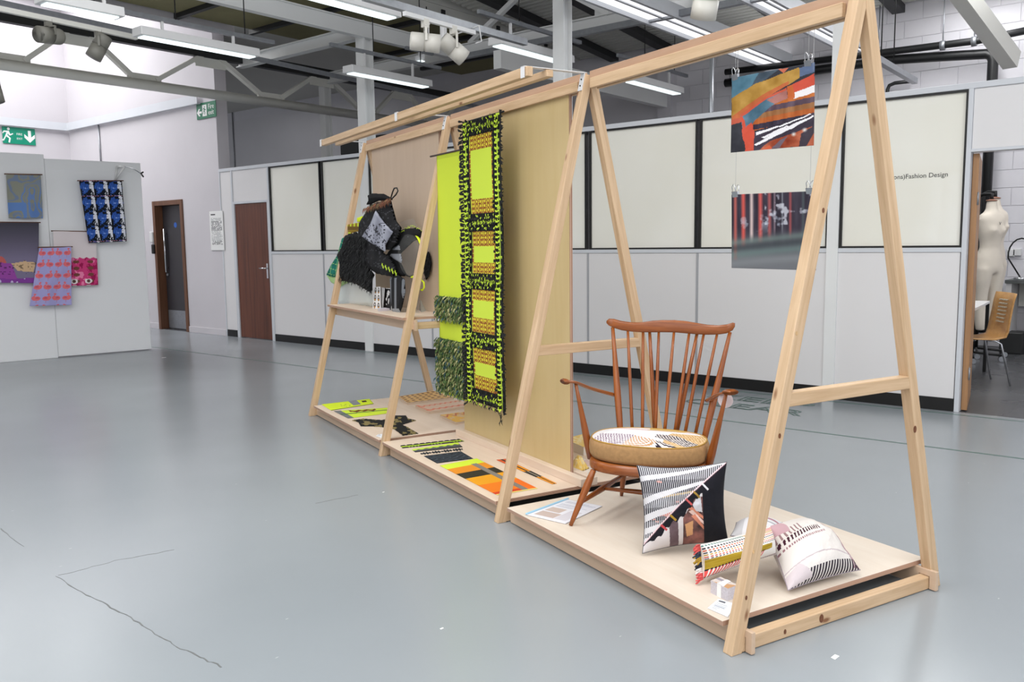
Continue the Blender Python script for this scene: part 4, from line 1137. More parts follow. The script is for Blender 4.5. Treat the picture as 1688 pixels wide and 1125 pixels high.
print_hang('lower hanging art print, dark blurred with red vertical streaks', ('silver clip at the left top corner of the dark streaked print', 'silver clip at the right top corner of the dark streaked print'),
           [(1206, 321), (1346, 315), (1346, 446), (1207, 442)], art2, 130, 120, BM, 0.004)

# ================================================================== CHAIR AND CUSHIONS ON THE NEAR PLATFORM
cc_ = Vector((0.61, -0.79)).normalized(); bb_ = Vector((-cc_.y, cc_.x))
CO = cc_ * -0.56 + bb_ * 1.07
def CH(x, y, z):
    q = CO + cc_ * x + bb_ * y; return S(q.x, q.y, ZP + z)
_cn = V * bb_.x + U * bb_.y            # chair local +y (backwards) in world
_cx = V * cc_.x + U * cc_.y
def chy(px, py, y):
    P = onP(px, py, CH(0, y, 0), _cn); r = Vector((inv(P).x, inv(P).y)) - CO
    return Vector((r.dot(cc_), r.dot(bb_), P.z - ZP))
def chz(px, py, z):
    P = onZ(px, py, z + ZP); r = Vector((inv(P).x, inv(P).y)) - CO
    return Vector((r.dot(cc_), r.dot(bb_), z))
CX = 0.035
ch = thing('spindle_armchair', CH(CX, 0, 0), 'low varnished wooden spindle-back armchair on the near platform', 'chair')
def ct(name, pts, rad, n=12, flat=1.0, up=None, mat='chair', parent=None):
    P = [CH(*p) for p in pts]
    return MB().tube(P, rad, n, flat=flat, up=up).build(name, M[mat], parent or ch, F=frame_x(P[0], P[-1], _cn))
def smooth_path(pts, n=6):
    out = []
    P = [Vector(p) for p in pts]
    for i in range(len(P) - 1):
        p0, p1, p2, p3 = P[max(i - 1, 0)], P[i], P[i + 1], P[min(i + 2, len(P) - 1)]
        for k in range(n):
            t = k / n
            out.append(0.5 * ((2 * p1) + (-p0 + p2) * t + (2 * p0 - 5 * p1 + 4 * p2 - p3) * t * t + (-p0 + 3 * p1 - 3 * p2 + p3) * t ** 3))
    out.append(P[-1]); return out
# seat ring
def ring_pt(t, k=1.0):
    c, s = math.cos(t), math.sin(t); e = 2 / 2.7
    x = 0.288 * math.copysign(abs(c) ** e, c); y = 0.232 * math.copysign(abs(s) ** e, s)
    x *= (1.0 - 0.12 * (y + .23) / .46)
    return CX + x * k, -0.005 + y * k
m = MB(); N = 48
vs = []
for i in range(N):
    t = 2 * PI * i / N
    for k, z in ((1.0, .253), (1.012, .263), (1.01, .285), (.985, .297), (.80, .297), (.80, .256)):
        x, y = ring_pt(t, k); vs.append(CH(x, y, z))
fs = []
for i in range(N):
    for j in range(6):
        a = i * 6 + j; b = i * 6 + (j + 1) % 6; c = ((i + 1) % N) * 6 + (j + 1) % 6; d = ((i + 1) % N) * 6 + j
        fs.append((a, b, c, d))
m.add(vs, fs, smooth=True); m.build('seat_ring', M['chair'], ch, F=frame_x(CH(-.3, 0, .27), CH(.3, 0, .27)))
mw = MB()
for k in range(7):
    x = CX - .2 + k * .4 / 6
    mw.tube([CH(x, -.185, .272), CH(x, .18, .272)], .006, 6)
mw.build('webbing', plain('seat webbing', (60, 48, 36), .8), ch, kind='stuff')
# legs
LEGP = [(0.009, 0), (0.0125, .2), (0.0165, .55), (0.0185, .72), (0.0155, .86), (0.0125, 1.0)]
def chleg(foot, top):
    f, t = Vector(foot), Vector(top)
    return ct('leg', [f.lerp(t, s) for r, s in LEGP], [r for r, s in LEGP], 14)
fA, fB = chz(940.5, 867, .001), chz(1024.5, 817.5, .001)
fA.z = fB.z = 0.002
fD = Vector((2 * CX - fA.x + .02, fA.y, .002)); fE = Vector((2 * CX - fB.x, fB.y, .002))
tA, tB = Vector((-0.19, -.19, .256)), Vector((-.13, .165, .256))
tD, tE = Vector((2 * CX - tA.x, tA.y, .256)), Vector((2 * CX - tB.x, tB.y, .256))
for f, t in ((fA, tA), (fB, tB), (fD, tD), (fE, tE)): chleg(f, t)
for (f0, t0), (f1, t1), s0, s1 in (((fA, tA), (fB, tB), .40, .50), ((fD, tD), (fE, tE), .40, .50)):
    a, b = f0.lerp(t0, s0), f1.lerp(t1, s1)
    ct('stretcher', [a, a.lerp(b, .3), a.lerp(b, .5), a.lerp(b, .7), b], [.008, .0125, .0155, .0125, .008], 12)
a = fA.lerp(tA, .40).lerp(fB.lerp(tB, .50), .5); b = fD.lerp(tD, .40).lerp(fE.lerp(tE, .50), .5)
ct('stretcher', [a, a.lerp(b, .3), a.lerp(b, .5), a.lerp(b, .7), b], [.008, .0115, .0135, .0115, .008], 12)
# crest rail: bowed, with upswept ends
YC = 0.30
def crest():
    top_px = [(1000, 529), (1004, 525.5), (1012, 526), (1025, 529.5), (1040, 531.5), (1058, 531.5), (1075, 529), (1092, 528), (1112, 528), (1130, 529.5), (1148, 532.5), (1166, 535.5), (1184, 536.5), (1198, 535), (1208, 532), (1211.5, 533)]
    bot_px = [(1000, 533), (1003, 537), (1010, 541), (1025, 545), (1040, 547), (1058, 548.2), (1075, 548.3), (1092, 548.2), (1112, 548.4), (1130, 550), (1148, 551.5), (1166, 552.3), (1184, 552), (1198, 550), (1208, 545), (1211.5, 539)]
    rings = []
    for i, (t, b) in enumerate(zip(top_px, bot_px)):
        f = (t[0] - 1000) / 211.5
        y = YC + .035 * math.sin(f * PI) - .02
        P, Q = chy(*t, y), chy(*b, y)
        th = .012 if 0 < i < 15 else .005
        zc = (P.z + Q.z) / 2; h = abs(P.z - Q.z) / 2
        ring = []
        for k in range(12):
            an = 2 * PI * k / 12; c_, s_ = math.cos(an), math.sin(an)
            ring.append(CH(P.x, y + th * math.copysign(abs(c_) ** .6, c_), zc + h * math.copysign(abs(s_) ** .6, s_)))
        rings.append(ring)
    vs = [p for r in rings for p in r]; fs = []
    for i in range(len(rings) - 1):
        for k in range(12): fs.append((i * 12 + k, (i + 1) * 12 + k, (i + 1) * 12 + (k + 1) % 12, i * 12 + (k + 1) % 12))
    fs += [tuple(range(12)), tuple(len(vs) - 12 + k for k in reversed(range(12)))]
    MB().add(vs, fs, smooth=True).build('crest_rail', M['chair'], ch, F=frame_x(CH(-.25, YC, .88), CH(.35, YC, .88)))
crest()
def spindle(top, bot, yt, yb, r, name='spindle', prof=None, zend=.275):
    T_ = chy(top[0], top[1], yt); B_ = chy(bot[0], bot[1], yb)
    d = (B_ - T_); B_ = T_ + d * ((zend - T_.z) / d.z)
    prof = prof or [(r * .8, 0), (r, .3), (r * 1.05, .6), (r, 1)]
    return ct(name, [T_.lerp(B_, s) for _, s in prof], [q for q, _ in prof], 10)
for (tx, ty), bx, by in (((1035, 546), 1042, 705), ((1060, 548), 1059, 706), ((1086, 548), 1080.5, 707), ((1111, 548), 1096, 708), ((1136, 550), 1113, 710), ((1160, 552), 1130, 711), ((1182, 552), 1147, 713)):
    f = (tx - 1000) / 211.5
    spindle((tx, ty), (bx, by), YC + .035 * math.sin(f * PI) - .02, .20, .0082)
for tp, bt, in (((1010, 540), (1022, 705)), ((1203.5, 548), (1163, 716))):
    spindle(tp, bt, YC - .015, .155, .01, 'back_post', [(.009, 0), (.0115, .2), (.0175, .52), (.0165, .72), (.0125, 1)])
for tp, bt in (((1071, 548), (1079.5, 707)), ((1149, 551), (1116, 710))):
    spindle(tp, bt, YC + .02, .245, .009, 'brace_spindle', [(.008, 0), (.0095, .3), (.012, .65), (.011, 1)], zend=.29)
# tail piece that takes the braces
ct('tail_block', [(CX - .11, .2, .277), (CX - .06, .262, .277), (CX + .06, .262, .277), (CX + .11, .2, .277)], [.02, .022, .022, .02], 10, flat=.7)
# arms and their supports
for tip, mid1, mid2, back, sup_top, sup_bot, s_ in (((933, 629.5), (949, 631), (975, 641), (1013, 651.5), (948, 636), (972, 722), -1), ((1203, 645.5), (1196, 644), (1184, 651), (1168, 662), (1195, 650), (1166, 735), 1)):
    if s_ < 0:
        P = [chy(*tip, -.175), chy(*mid1, -.125), chy(*mid2, .02), chy(*back, .225)]
    else:
        A_ = [chy(933, 629.5, -.175), chy(949, 631, -.125), chy(975, 641, .02), chy(1013, 651.5, .225)]
        P = [Vector((2 * CX - p.x, p.y, p.z)) for p in A_]
        P[0] = chy(1203, 647, -.175); P[1] = chy(1197, 648, -.125); P[3] = chy(1167, 661, .225)
    d0 = (P[0] - P[1]).normalized()
    pts = smooth_path([P[0] + d0 * .006, P[0], P[1], P[2], P[3]], 5)
    n_ = len(pts) - 1; rr = []; fl_ = []
    for i in range(n_ + 1):
        f = i / n_
        r = .008 + .022 * math.exp(-((f - .16) / .16) ** 2) + .007
        if f < .02: r = .006
        elif f < .1: r = .024
        rr.append(r); fl_.append(.38 if f < .3 else .38 + (f - .3) * .45)
    ct('arm', pts, rr, 12, flat=fl_, up=(0, 0, 1))
    T_ = P[1] + Vector((0, 0, -.006)); B_ = Vector(((-.245 if s_ < 0 else 2 * CX + .240), -.055, .275))
    prof = [(.0075, 0), (.0105, .25), (.0165, .62), (.0185, .8), (.017, 1)]
    ct('arm_support', [T_.lerp(B_, s) for _, s in prof], [q for q, _ in prof], 12)
# pale round tag hanging from the right arm
P = CH(*chy(1195, 656, -.06)); 
m = MB(); m.lathe([(.035, -.0006), (.035, .0006)], P + Vector((.006, 0, -.012)), 20, ax=_cn + _cx * .2)
tag(m.build('swing_tag', plain('pale pink card', (206, 190, 190), .5, var=.02)), 'pale round swing tag hanging under the chair arm', 'tag')

# ---- seat cushion: drum with tan sides and printed top
sc = thing('seat_cushion', CH(CX, 0, .297), 'round tan seat cushion with striped printed top on the chair', 'cushion')
def cu_pt(t, k):
    c, s = math.cos(t), math.sin(t); e = 2 / 2.4
    return CX - .008 + .276 * k * math.copysign(abs(c) ** e, c), -.02 + .205 * k * math.copysign(abs(s) ** e, s)
m = MB(); N = 64; prof = [(.90, .299), (.965, .302), (1.0, .318), (1.01, .342), (1.005, .368), (.985, .383), (.955, .389)]
vs = [CH(*cu_pt(2 * PI * i / N, k), z) for i in range(N) for k, z in prof]; J = len(prof)
fs = [(i * J + j, ((i + 1) % N) * J + j, ((i + 1) % N) * J + j + 1, i * J + j + 1) for i in range(N) for j in range(J - 1)]
vs.append(CH(CX, -.02, .299)); fs += [(len(vs) - 1, ((i + 1) % N) * J, i * J) for i in range(N)]
m.add(vs, fs, smooth=True)
M['tan'] = plain('tan woven cloth', (172, 132, 86), .85, var=.12, scale=60, bump=.35)
m.build('side', M['tan'], sc, F=frame_x(CH(0, 0, .3), CH(.3, 0, .3)))
def seat_top(u, v):
    # u = angle, v = radius -> local coords
    x = np.cos(u * 2 * PI) * v; y = np.sin(u * 2 * PI) * v
    C = np.tile(np.array([232., 228., 228.]), (len(u), 1))
    h1 = np.mod(x * 20 + y * 6, 1) < .5
    s1 = (y < .10 - .30 * (x + .35) ** 2 - .5 * np.clip(x, 0, 1)) & (x > -.88)
    C[s1 & h1] = (146, 126, 142); C[s1 & h1 & (x > -.25)] = (198, 150, 104)
    wb = np.abs(y - .18 + .9 * np.clip(x + .35, 0, 2) ** 1.3) < .13; C[wb] = (236, 233, 233)
    s2 = (y < .12 - .9 * np.clip(x + .05, 0, 2) ** 1.4 + .42) & (y < .30 - .2 * x) & (x > .12 - y * .12) & ~wb
    C[s2] = (226, 218, 212); C[s2 & (np.mod(x * 18 + y * 7, 1) < .52)] = (38, 30, 46)
    s3 = (x > .30) & ~s2 & (y < .5) & (y > -.8); C[s3] = (222, 194, 150); C[s3 & (np.mod(x * 18 + y * 7, 1) < .42)] = (196, 152, 96)
    C[(y > .66) & (y < .84)] = (214, 194, 192); C[(y > .72) & (x > -.1) & (x < .5)] = (200, 168, 106)
    return C
nu, nv = 128, 44
u, v = np.meshgrid(np.linspace(0, 1, nu + 1), np.linspace(0.001, 1, nv + 1))
P = np.array([[CH(*cu_pt(2 * PI * uu, vv * .957), .3885 + .007 * (1 - vv ** 2)) for uu, vv in zip(ru, rv)] for ru, rv in zip(u, v)])
grid_obj('printed_top', nu, nv, P, seat_top, M['cloth'], sc)
m = MB(); m.tube([CH(*cu_pt(2 * PI * i / 48, .965), .388) for i in range(49)], .0035, 6, cap=False); m.build('piping', plain('mustard piping', (176, 134, 52), .8), sc)

# ---- scatter cushions
def pillow(name, label, c, thick, front, back_mat, nu=110, nv=110, pinch=.07, up_bias=0.5, edge=None, dents=0.0, n_hint=None):
    """c: world corners tl, tr, br, bl of the seam; front(u, v): print (v down)"""
    c = [Vector(q) for q in c]
    n = ((c[1] - c[0]).cross(c[3] - c[0])); n.normalize()
    if n_hint is not None and n.dot(Vector(n_hint)) < 0: n = -n
    t = thing(name, sum(c, Vector()) / 4, label, 'cushion', 'scatter cushions')
    cen = np.array(sum(c, Vector()) / 4)
    def mk(sgn, k):
        def bulge(u, v):
            x, y = u * 2 - 1, v * 2 - 1
            h = (np.clip(1 - x ** 2, 0, 1) ** .55) * (np.clip(1 - y ** 2, 0, 1) ** .55)
            h = h * (1 + dents * (fbm(u * 4, v * 4, int(thick * 1000)) - .5))
            return (h * thick * k * sgn)[..., None] * np.array(n)
        def P(nu, nv):
            p = quadP(c, nu, nv)
            u, v = np.meshgrid(np.linspace(0, 1, nu + 1), np.linspace(0, 1, nv + 1)); x, y = u * 2 - 1, v * 2 - 1
            ex = np.array((c[1] - c[0] + c[2] - c[3]) / 4); ey = np.array((c[3] - c[0] + c[2] - c[1]) / 4)
            p = p - (x * (1 - y ** 2) * pinch)[..., None] * ex - (y * (1 - x ** 2) * pinch)[..., None] * ey
            return p + bulge(u, v)
        return P
    grid_obj('front_cover', nu, nv, mk(1, up_bias)(nu, nv), front, M['cloth'], t)
    k = 28
    P = mk(-1, 1 - up_bias)(k, k)[:, ::-1]
    g = grid_obj('back_cover', k, k, P, lambda u, v: np.tile(np.array(back_mat, float), (len(u), 1)), M['cloth'], t)
    # seam piping round the edge
    p = mk(1, 0.0)(24, 24)
    loop = list(p[0, :]) + list(p[1:, -1]) + list(p[-1, -2::-1]) + list(p[-2::-1, 0])
    MB().tube([Vector(q) for q in loop], .0020, 6, cap=False).build('seam', plain('seam cord', edge or (70, 66, 66), .8), t)
    return t, n
def big_front(u, v):
    C = np.tile(np.array([214., 212., 214.]), (len(u), 1))
    diag = v - .90 * (1 - u) + .035 * np.sin(u * PI)
    st_ = np.mod(u * 44 + v * .5, 1) < .58
    wav = np.zeros(len(u), bool)
    for v0, a_, w0, p_ in ((.16, .15, .030, .9), (.43, .21, .036, .8), (.62, .14, .040, .8), (.76, .08, .034, 1), (.86, .04, .02, 1)):
        cen_ = v0 - a_ * np.clip(u / (1.0 - v0 * .7), 0, 1) ** p_
        wav |= np.abs(v - cen_) < w0 * np.clip(1.1 - u * .7, .3, 1)
    up = diag < 0
    C[up & ~wav & st_] = (26, 25, 34)
    C[up & ~wav & ~st_] = (206, 204, 208)
    red = up & ~wav & st_ & (fbm(u * 5, v * 9, 31) > .60) & (u < .45); C[red] = (196, 118, 100)
    yel = up & ~wav & (np.abs(v - .40 + .12 * u) < .012) & st_; C[yel] = (178, 146, 60)
    lo = ~up
    C[lo] = (210, 205, 206)
    n = fbm(u * 9, v * 9, 44)
    m_ = lo & inpoly(u, v, [(.28, .60), (.39, .60), (.41, 1), (.31, 1)]); C[m_] = np.array([104., 86, 92]) + (n[m_][:, None] - .5) * 50
    m_ = lo & inpoly(u, v, [(.46, .66), (.62, .40), (.72, .40), (.72, 1), (.46, 1)])
    C[m_] = np.array([116., 80, 76]) + (n[m_][:, None] - .5) * 170 * np.array([1, .6, .5])
    m_ = lo & inpoly(u, v, [(.48, .74), (.58, .70), (.57, .88), (.50, .90)]); C[m_] = (206, 156, 112)
    for k in range(3):
        m_ = lo & inpoly(u, v, [(.50 + k * .03, .52 + k * .06), (.55 + k * .03, .50 + k * .06), (.72, .66 + k * .07), (.72, .70 + k * .07)]); C[m_] = (204, 132, 106) if k != 1 else (226, 196, 186)
    m_ = lo & inpoly(u, v, [(.58, .50), (.68, .34), (.70, .60), (.62, .58)]); C[m_] = (206, 207, 212)
    C[lo & (u > .71)] = (22, 23, 31)
    C[lo & (diag < (.15 + .02 * np.sin(u * 70) + .03 * np.sin(u * 17)) * np.clip(u / .22, .12, 1))] = (24, 24, 32)
    C[np.abs(diag) < .012] = (226, 200, 204); C[np.abs(diag - .018) < .008] = (60, 40, 50)
    for uc, cc2 in ((.19, (190, 70, 76)), (.30, (170, 136, 50)), (.50, (200, 92, 92)), (.60, (160, 128, 56)), (.71, (226, 226, 230))):
        m_ = lo & (np.abs((u - uc) - diag * .5) < .009) & (diag < .15); C[m_] = cc2
    return C
bl, br_ = onZ(1059, 913, ZP + .012), onZ(1201, 896, ZP + .015)
tl, trr = onZ(1050, 768, .455), onZ(1198, 762, .475)
pillow('scatter_cushion', 'large square cushion, black striped white and navy, leaning on the chair', [tl, trr, br_, bl], .16, big_front, (24, 24, 32), 264, 140, pinch=.10, n_hint=(-1, -1, .3), edge=(90, 90, 94), dents=.4, up_bias=.62)
def small_front(u, v):
    C = np.tile(np.array([232., 228., 222.]), (len(u), 1))
    st_ = np.mod(u * 32, 1) < .55
    for v0, v1, c in ((.03, .075, (84, 130, 122)), (.115, .16, (46, 44, 54)), (.19, .235, (206, 110, 84)), (.26, .30, (64, 60, 70)), (.325, .365, (200, 150, 56)), (.39, .425, (200, 84, 76)), (.445, .47, (50, 48, 58))):
        C[(v > v0) & (v < v1) & st_] = c
    C[(v > .03) & (v < .17) & (u > .5) & st_] = (196, 150, 66); C[(v > .03) & (v < .10) & (u > .72) & st_] = (214, 100, 92)
    m_ = (v > .48 + .06 * u) & (v < .78 - .10 * u) & (u < .8); C[m_] = np.array([164., 136., 36.]) + (fbm(u[m_] * 4, v[m_] * 40, 3)[:, None] - .5) * 70
    m2 = (v >= .78 - .12 * u) & (u < .66) & (v < .98 - .18 * u); C[m2 & (np.mod(u * 30, 1) < .55)] = (218, 88, 84)
    C[(np.abs(v - .775 + .12 * u) < .022) & (u < .66) & st_] = (40, 36, 46)
    C[(v > .95) & st_] = (120, 70, 60)
    return C
c4 = [onZ(1154, 899, .235), onZ(1270, 868, .27), onZ(1279, 914, .20), onZ(1159, 955, ZP + .022)]
sm_, sn = pillow('scatter_cushion', 'small mustard cushion with coral stripes and a tasselled side, beside the card stack', c4, .22, small_front, (170, 134, 72), 160, 110, pinch=.07, up_bias=.62, n_hint=(-.3, -.3, 1), edge=(214, 208, 204))
# tassels along its left side
m = MB(); cols = [(206, 84, 80), (40, 52, 70), (176, 140, 50), (40, 40, 52), (226, 220, 216), (214, 90, 90)]
mats = [plain('tassel thread', q, .85, var=.1) for q in cols]
for i in range(26):
    f = i / 25; p = c4[0].lerp(c4[3], f); d = (c4[0] - c4[1]).normalized()
    k = min(5, int(f * 6))
    for j in range(3):
        e = p + d * random.uniform(.018, .030) + Vector((random.uniform(-.006, .006), random.uniform(-.006, .006), random.uniform(-.014, .004)))
        e.z = max(e.z, ZP + .004)
        m.tube([p, p.lerp(e, .5) + Vector((0, 0, .003)), e], .0028, 5, m=k)
m.build('tassels', mats, sm_, kind='stuff')
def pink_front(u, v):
    C = np.tile(np.array([222., 215., 209.]), (len(u), 1))
    C += (fbm(u * 3, v * 3, 3)[:, None] - .5) * 8
    st_ = np.mod(u * 26 + v * 2, 1) < .5
    C[(v > .37) & (v < .45) & (u < .56) & st_] = (66, 24, 40); C[(v > .49) & (v < .52) & (u < .6) & (np.mod(u * 40, 1) < .5)] = (150, 110, 116)
    C[(v > .24) & (v < .36) & (u < .30) & (np.mod(u * 22, 1) < .4)] = (150, 120, 120)
    C[inpoly(u, v, [(.0, 0), (.22, 0), (.2, .1), (.16, .3), (.0, .24)])] = (196, 160, 166)
    m_ = inpoly(u, v, [(.70, .30), (.84, .26), (1, .62), (1, 1), (.9, .98)]); C[m_] = (206, 178, 182); C[m_ & (np.mod(u * 30 - v * 8, 1) < .45)] = (140, 84, 100)
    m_ = inpoly(u, v, [(.70, .0), (1, .0), (1, .62), (.93, .42)]); C[m_] = (128, 122, 128)  # grey wedge: shading of the cushion's side painted into the cover
    m_ = (v > .90); C[m_ & (np.mod(u * 24, 1) < .55)] = (56, 48, 56)
    m_ = (u > .93); C[m_ & (np.mod(v * 24, 1) < .55)] = (80, 60, 70)
    m_ = inpoly(u, v, [(.0, .84), (.12, .78), (.3, .98), (.0, 1)]); C[m_] = (204, 192, 194)
    C[np.abs(v - .80 - .3 * u ** 2 + .2 * u) < .008] = (190, 176, 178)
    return C
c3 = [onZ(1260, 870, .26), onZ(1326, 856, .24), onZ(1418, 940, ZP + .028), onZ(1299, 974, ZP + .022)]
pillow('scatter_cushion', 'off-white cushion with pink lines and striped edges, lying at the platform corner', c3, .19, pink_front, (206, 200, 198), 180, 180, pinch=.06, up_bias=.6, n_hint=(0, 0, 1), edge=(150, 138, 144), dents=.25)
def back_front(u, v):
    C = np.tile(np.array([220., 218., 220.]), (len(u), 1)); C[(u < .22)] = (196, 194, 196); C[(u > .62) & (np.abs(v - .4) < .06)] = (176, 130, 140); C[(u > .6) & (np.abs(v - .6) < .03)] = (150, 150, 156)
    return C
zb_ = ZP + .07
c5 = [onZ(1214, 862, zb_), onZ(1290, 862, zb_), onZ(1290, 892, zb_), onZ(1204, 884, zb_)]
pillow('scatter_cushion', 'pale grey cushion lying flat at the back, behind the mustard cushion', c5, .11, back_front, (200, 198, 200), 50, 50, pinch=.04, up_bias=.5, n_hint=(0, 0, 1), edge=(120, 110, 114))

# ---- card stack, label, information sheets on the near platform
def flat_box(pix, z, h, name, mats, label=None, cat=None, parent=None, ms=None, group=None):
    """box on a horizontal top: 4 base corners from the photo at height z"""
    c = [onZ(x, y, z) for x, y in pix]
    m = MB().hexa(c + [q + Vector((0, 0, h)) for q in c], ms=ms)
    o = m.build(name, mats, parent)
    if label: tag(o, label, cat, group)
    return o
M['card_edge'] = plain('stacked card edges', (206, 200, 206), .6, var=.1, scale=150)
pa, pb = onZ(1171.5, 978, ZP), onZ(1199.5, 992, ZP); d_ = (pb - pa)
e_ = (onZ(1219, 984, ZP) - pb); e_ = e_.normalized() * .055
cs = thing('postcard_stack', pa.lerp(pb, .5), 'small banded stack of postcards near the platform front edge', 'card stack')
H_ = .052; n_c = 13
for k in range(n_c):
    j = Vector((random.uniform(-.0008, .0008), random.uniform(-.0008, .0008), 0))
    base = [pa, pb, pb + e_, pa + e_]; z0 = k * H_ / n_c
    if k < n_c - 1:
        MB().hexa([q + j + Vector((0, 0, z0 + .0002)) for q in base] + [q + j + Vector((0, 0, z0 + H_ / n_c - .0003)) for q in base]).build('card', M['card_edge'], cs)
def card_top(u, v):
    C = np.tile(np.array([206., 196., 190.]), (len(u), 1)); C[v + u > 1.15] = (196, 152, 110); C[(v > .2) & (v < .5) & (u < .5)] = (150, 146, 156); C[np.abs(u - .55 - .2 * (v - .5)) < .1] = (240, 240, 242)
    return C
ct_ = [q + Vector((0, 0, H_ - .0036)) for q in (pa + e_, pb + e_, pb, pa)]
grid_obj('top_card', 30, 30, quadP(ct_, 30, 30), card_top, M['card'], cs)
m = MB(); f0, f1 = .38, .62
for s0, s1 in ((f0, f1),):
    q0, q1 = pa + d_ * s0, pa + d_ * s1; o_ = -e_.normalized() * .0012
    m.hexa([q0 + o_, q1 + o_, q1, q0] + [q + Vector((0, 0, H_)) for q in (q0 + o_, q1 + o_, q1, q0)])
    m.hexa([q0 + o_ + Vector((0, 0, H_ - .003)), q1 + o_ + Vector((0, 0, H_ - .003)), q1 + e_ + Vector((0, 0, H_ - .003)), q0 + e_ + Vector((0, 0, H_ - .003)), q0 + o_ + Vector((0, 0, H_ - .002)), q1 + o_ + Vector((0, 0, H_ - .002)), q1 + e_ + Vector((0, 0, H_ - .002)), q0 + e_ + Vector((0, 0, H_ - .002))])
m.build('paper_band', M['paper'], cs)
def flat_print(pix, z, name, nu, nv, fn, label, cat, mat='card', solid=.0012, keep=None, bulge=None, group=None):
    c = [onZ(x, y, z) for x, y in pix]
    g = grid_obj(name, nu, nv, quadP(c, nu, nv, bulge), fn, M[mat], solid=solid, keep=keep)
    return tag(g, label, cat, group)
def label_card(u, v):
    C = np.tile(np.array([236., 238., 242.]), (len(u), 1)); r = np.floor(v * 9)
    C[(np.mod(v * 9, 1) < .45) & (u > .12) & (u < .35 + .5 * vnoise(r * 2.3, r * 0, 3)) & (v > .3) & (v < .86)] = (170, 174, 184); C[(v > .1) & (v < .2) & (u > .12) & (u < .5)] = (90, 92, 98)
    return C
flat_print([(1184, 988), (1212, 996), (1200, 1018), (1166, 1003)], ZP + .002, 'caption_card', 24, 24, label_card, 'white caption card at the corner beside the near front leg', 'caption card')
def sheet(u, v):
    C = np.tile(np.array([222., 222., 228.]), (len(u), 1)); r = np.floor(v * 26)
    C[(np.mod(v * 26, 1) < .4) & (u > .1) & (u < .55 + .4 * vnoise(r * 1.7, r * 0, 8)) & (v > .06) & (v < .4)] = (182, 184, 196)
    C[(v > .46) & (v < .66) & (u > .1) & (u < .5)] = (196, 178, 168); C[(v > .7) & (v < .92) & (u > .1) & (u < .6)] = (190, 172, 164); C[(v > .46) & (v < .92) & (u > .62) & (u < .92)] = (204, 200, 206)
    return C
ss = thing('information_folder', onZ(930, 840, ZP), 'clear folder of printed pages with pale blue spine, behind the chair leg', 'document')
pix = [(936, 824), (993, 835), (932, 864), (868, 849)]
cF = [onZ(x, y, ZP + .0035) for x, y in pix]
grid_obj('page', 60, 60, quadP([cF[0], cF[1], cF[2], cF[3]], 60, 60), sheet, M['card'], ss, solid=.003)
MB().bar(onZ(867, 848, ZP + .007), onZ(937, 822, ZP + .007), .012, .008).build('spine', plain('pale blue plastic spine', (150, 196, 220), .35), ss, bevel=.003)

# ================================================================== TEXTILES ON THE STAND
def leaves(m, P, out, down, L, W, mats, n=1):
    """one folded leaf from P hanging along down, lifting along out"""
    d = Vector(down).normalized(); o = Vector(out).normalized(); s = d.cross(o)
    a = P; b = P + d * L * .5 + o * L * .22; e = P + d * L + o * L * .12
    k = len(m.v)
    m.v += [a - s * W * .2, a + s * W * .2, b - s * W * .5 + o * W * .1, b + s * W * .5 + o * W * .1, e]
    for f in ((0, 1, 3, 2), (2, 3, 4)): m.f.append([i + k for i in f]); m.m.append(mats); m.sm.append(False)
BB = 0.462
tl, bl_ = inv(onb(720, 257, BB)), inv(onb(713.5, 643, BB))
aL, zT, zB = tl.y, tl.z, bl_.z
aR = aL - 0.40
bn = thing('neon_banner', S(BB, (aL + aR) / 2, zT), 'plain neon yellow hanging cloth with two shaggy green bands', 'banner')
P = quadP([S(BB, aL, zT), S(BB, aR, zT), S(BB, aR, zB), S(BB, aL + .01, zB)], 30, 60, lambda u, v: (0.006 * np.sin(u * 9 + v * 2) * v)[..., None] * np.array(-V))
def neon_col(u, v):
    C = np.tile(np.array([208., 226., 66.]), (len(u), 1)); C[(v < .018)] = (190, 208, 60); return C
grid_obj('cloth', 30, 60, P, neon_col, M['cloth'], bn, solid=.002)
MB().tube([S(BB, aL + .10, zT + .004), S(BB, aR - .02, zT + .004)], .006, 8).build('rod', plain('dark dowel', (70, 56, 52), .5), bn)
gm = [M['green_a'], M['green_b'], M['green_c'], M['green_d']]
for (y0, y1), nm in (((487, 524), 'upper'), ((555, 640), 'lower')):
    z1, z0 = inv(onb(716, y0, BB)).z, inv(onb(716, y1, BB)).z
    sbox(BB - .012, BB - .002, aR, aL + .02, z0 + .02, z1, mb=None).build('shag_backing', M['green_a'], bn)
    m = MB(); z = z1
    while z > z0 + .01:
        a = aR
        while a < aL + .035:
            k = random.choices((0, 1, 2, 3), (.42, .36, .14, .08))[0]
            pt = S(BB - .010, a + random.uniform(-.006, .006), z + random.uniform(-.008, .008))
            dn_ = Vector((0, 0, -1)) + U * random.uniform(-.5, .5) - V * random.uniform(.15, .7)
            leaves(m, pt, -V, dn_, random.uniform(.030, .052), random.uniform(.015, .026), k)
            a += .011
        z -= .019
    m.build('shag_band', gm, bn, kind='stuff', fix=False)
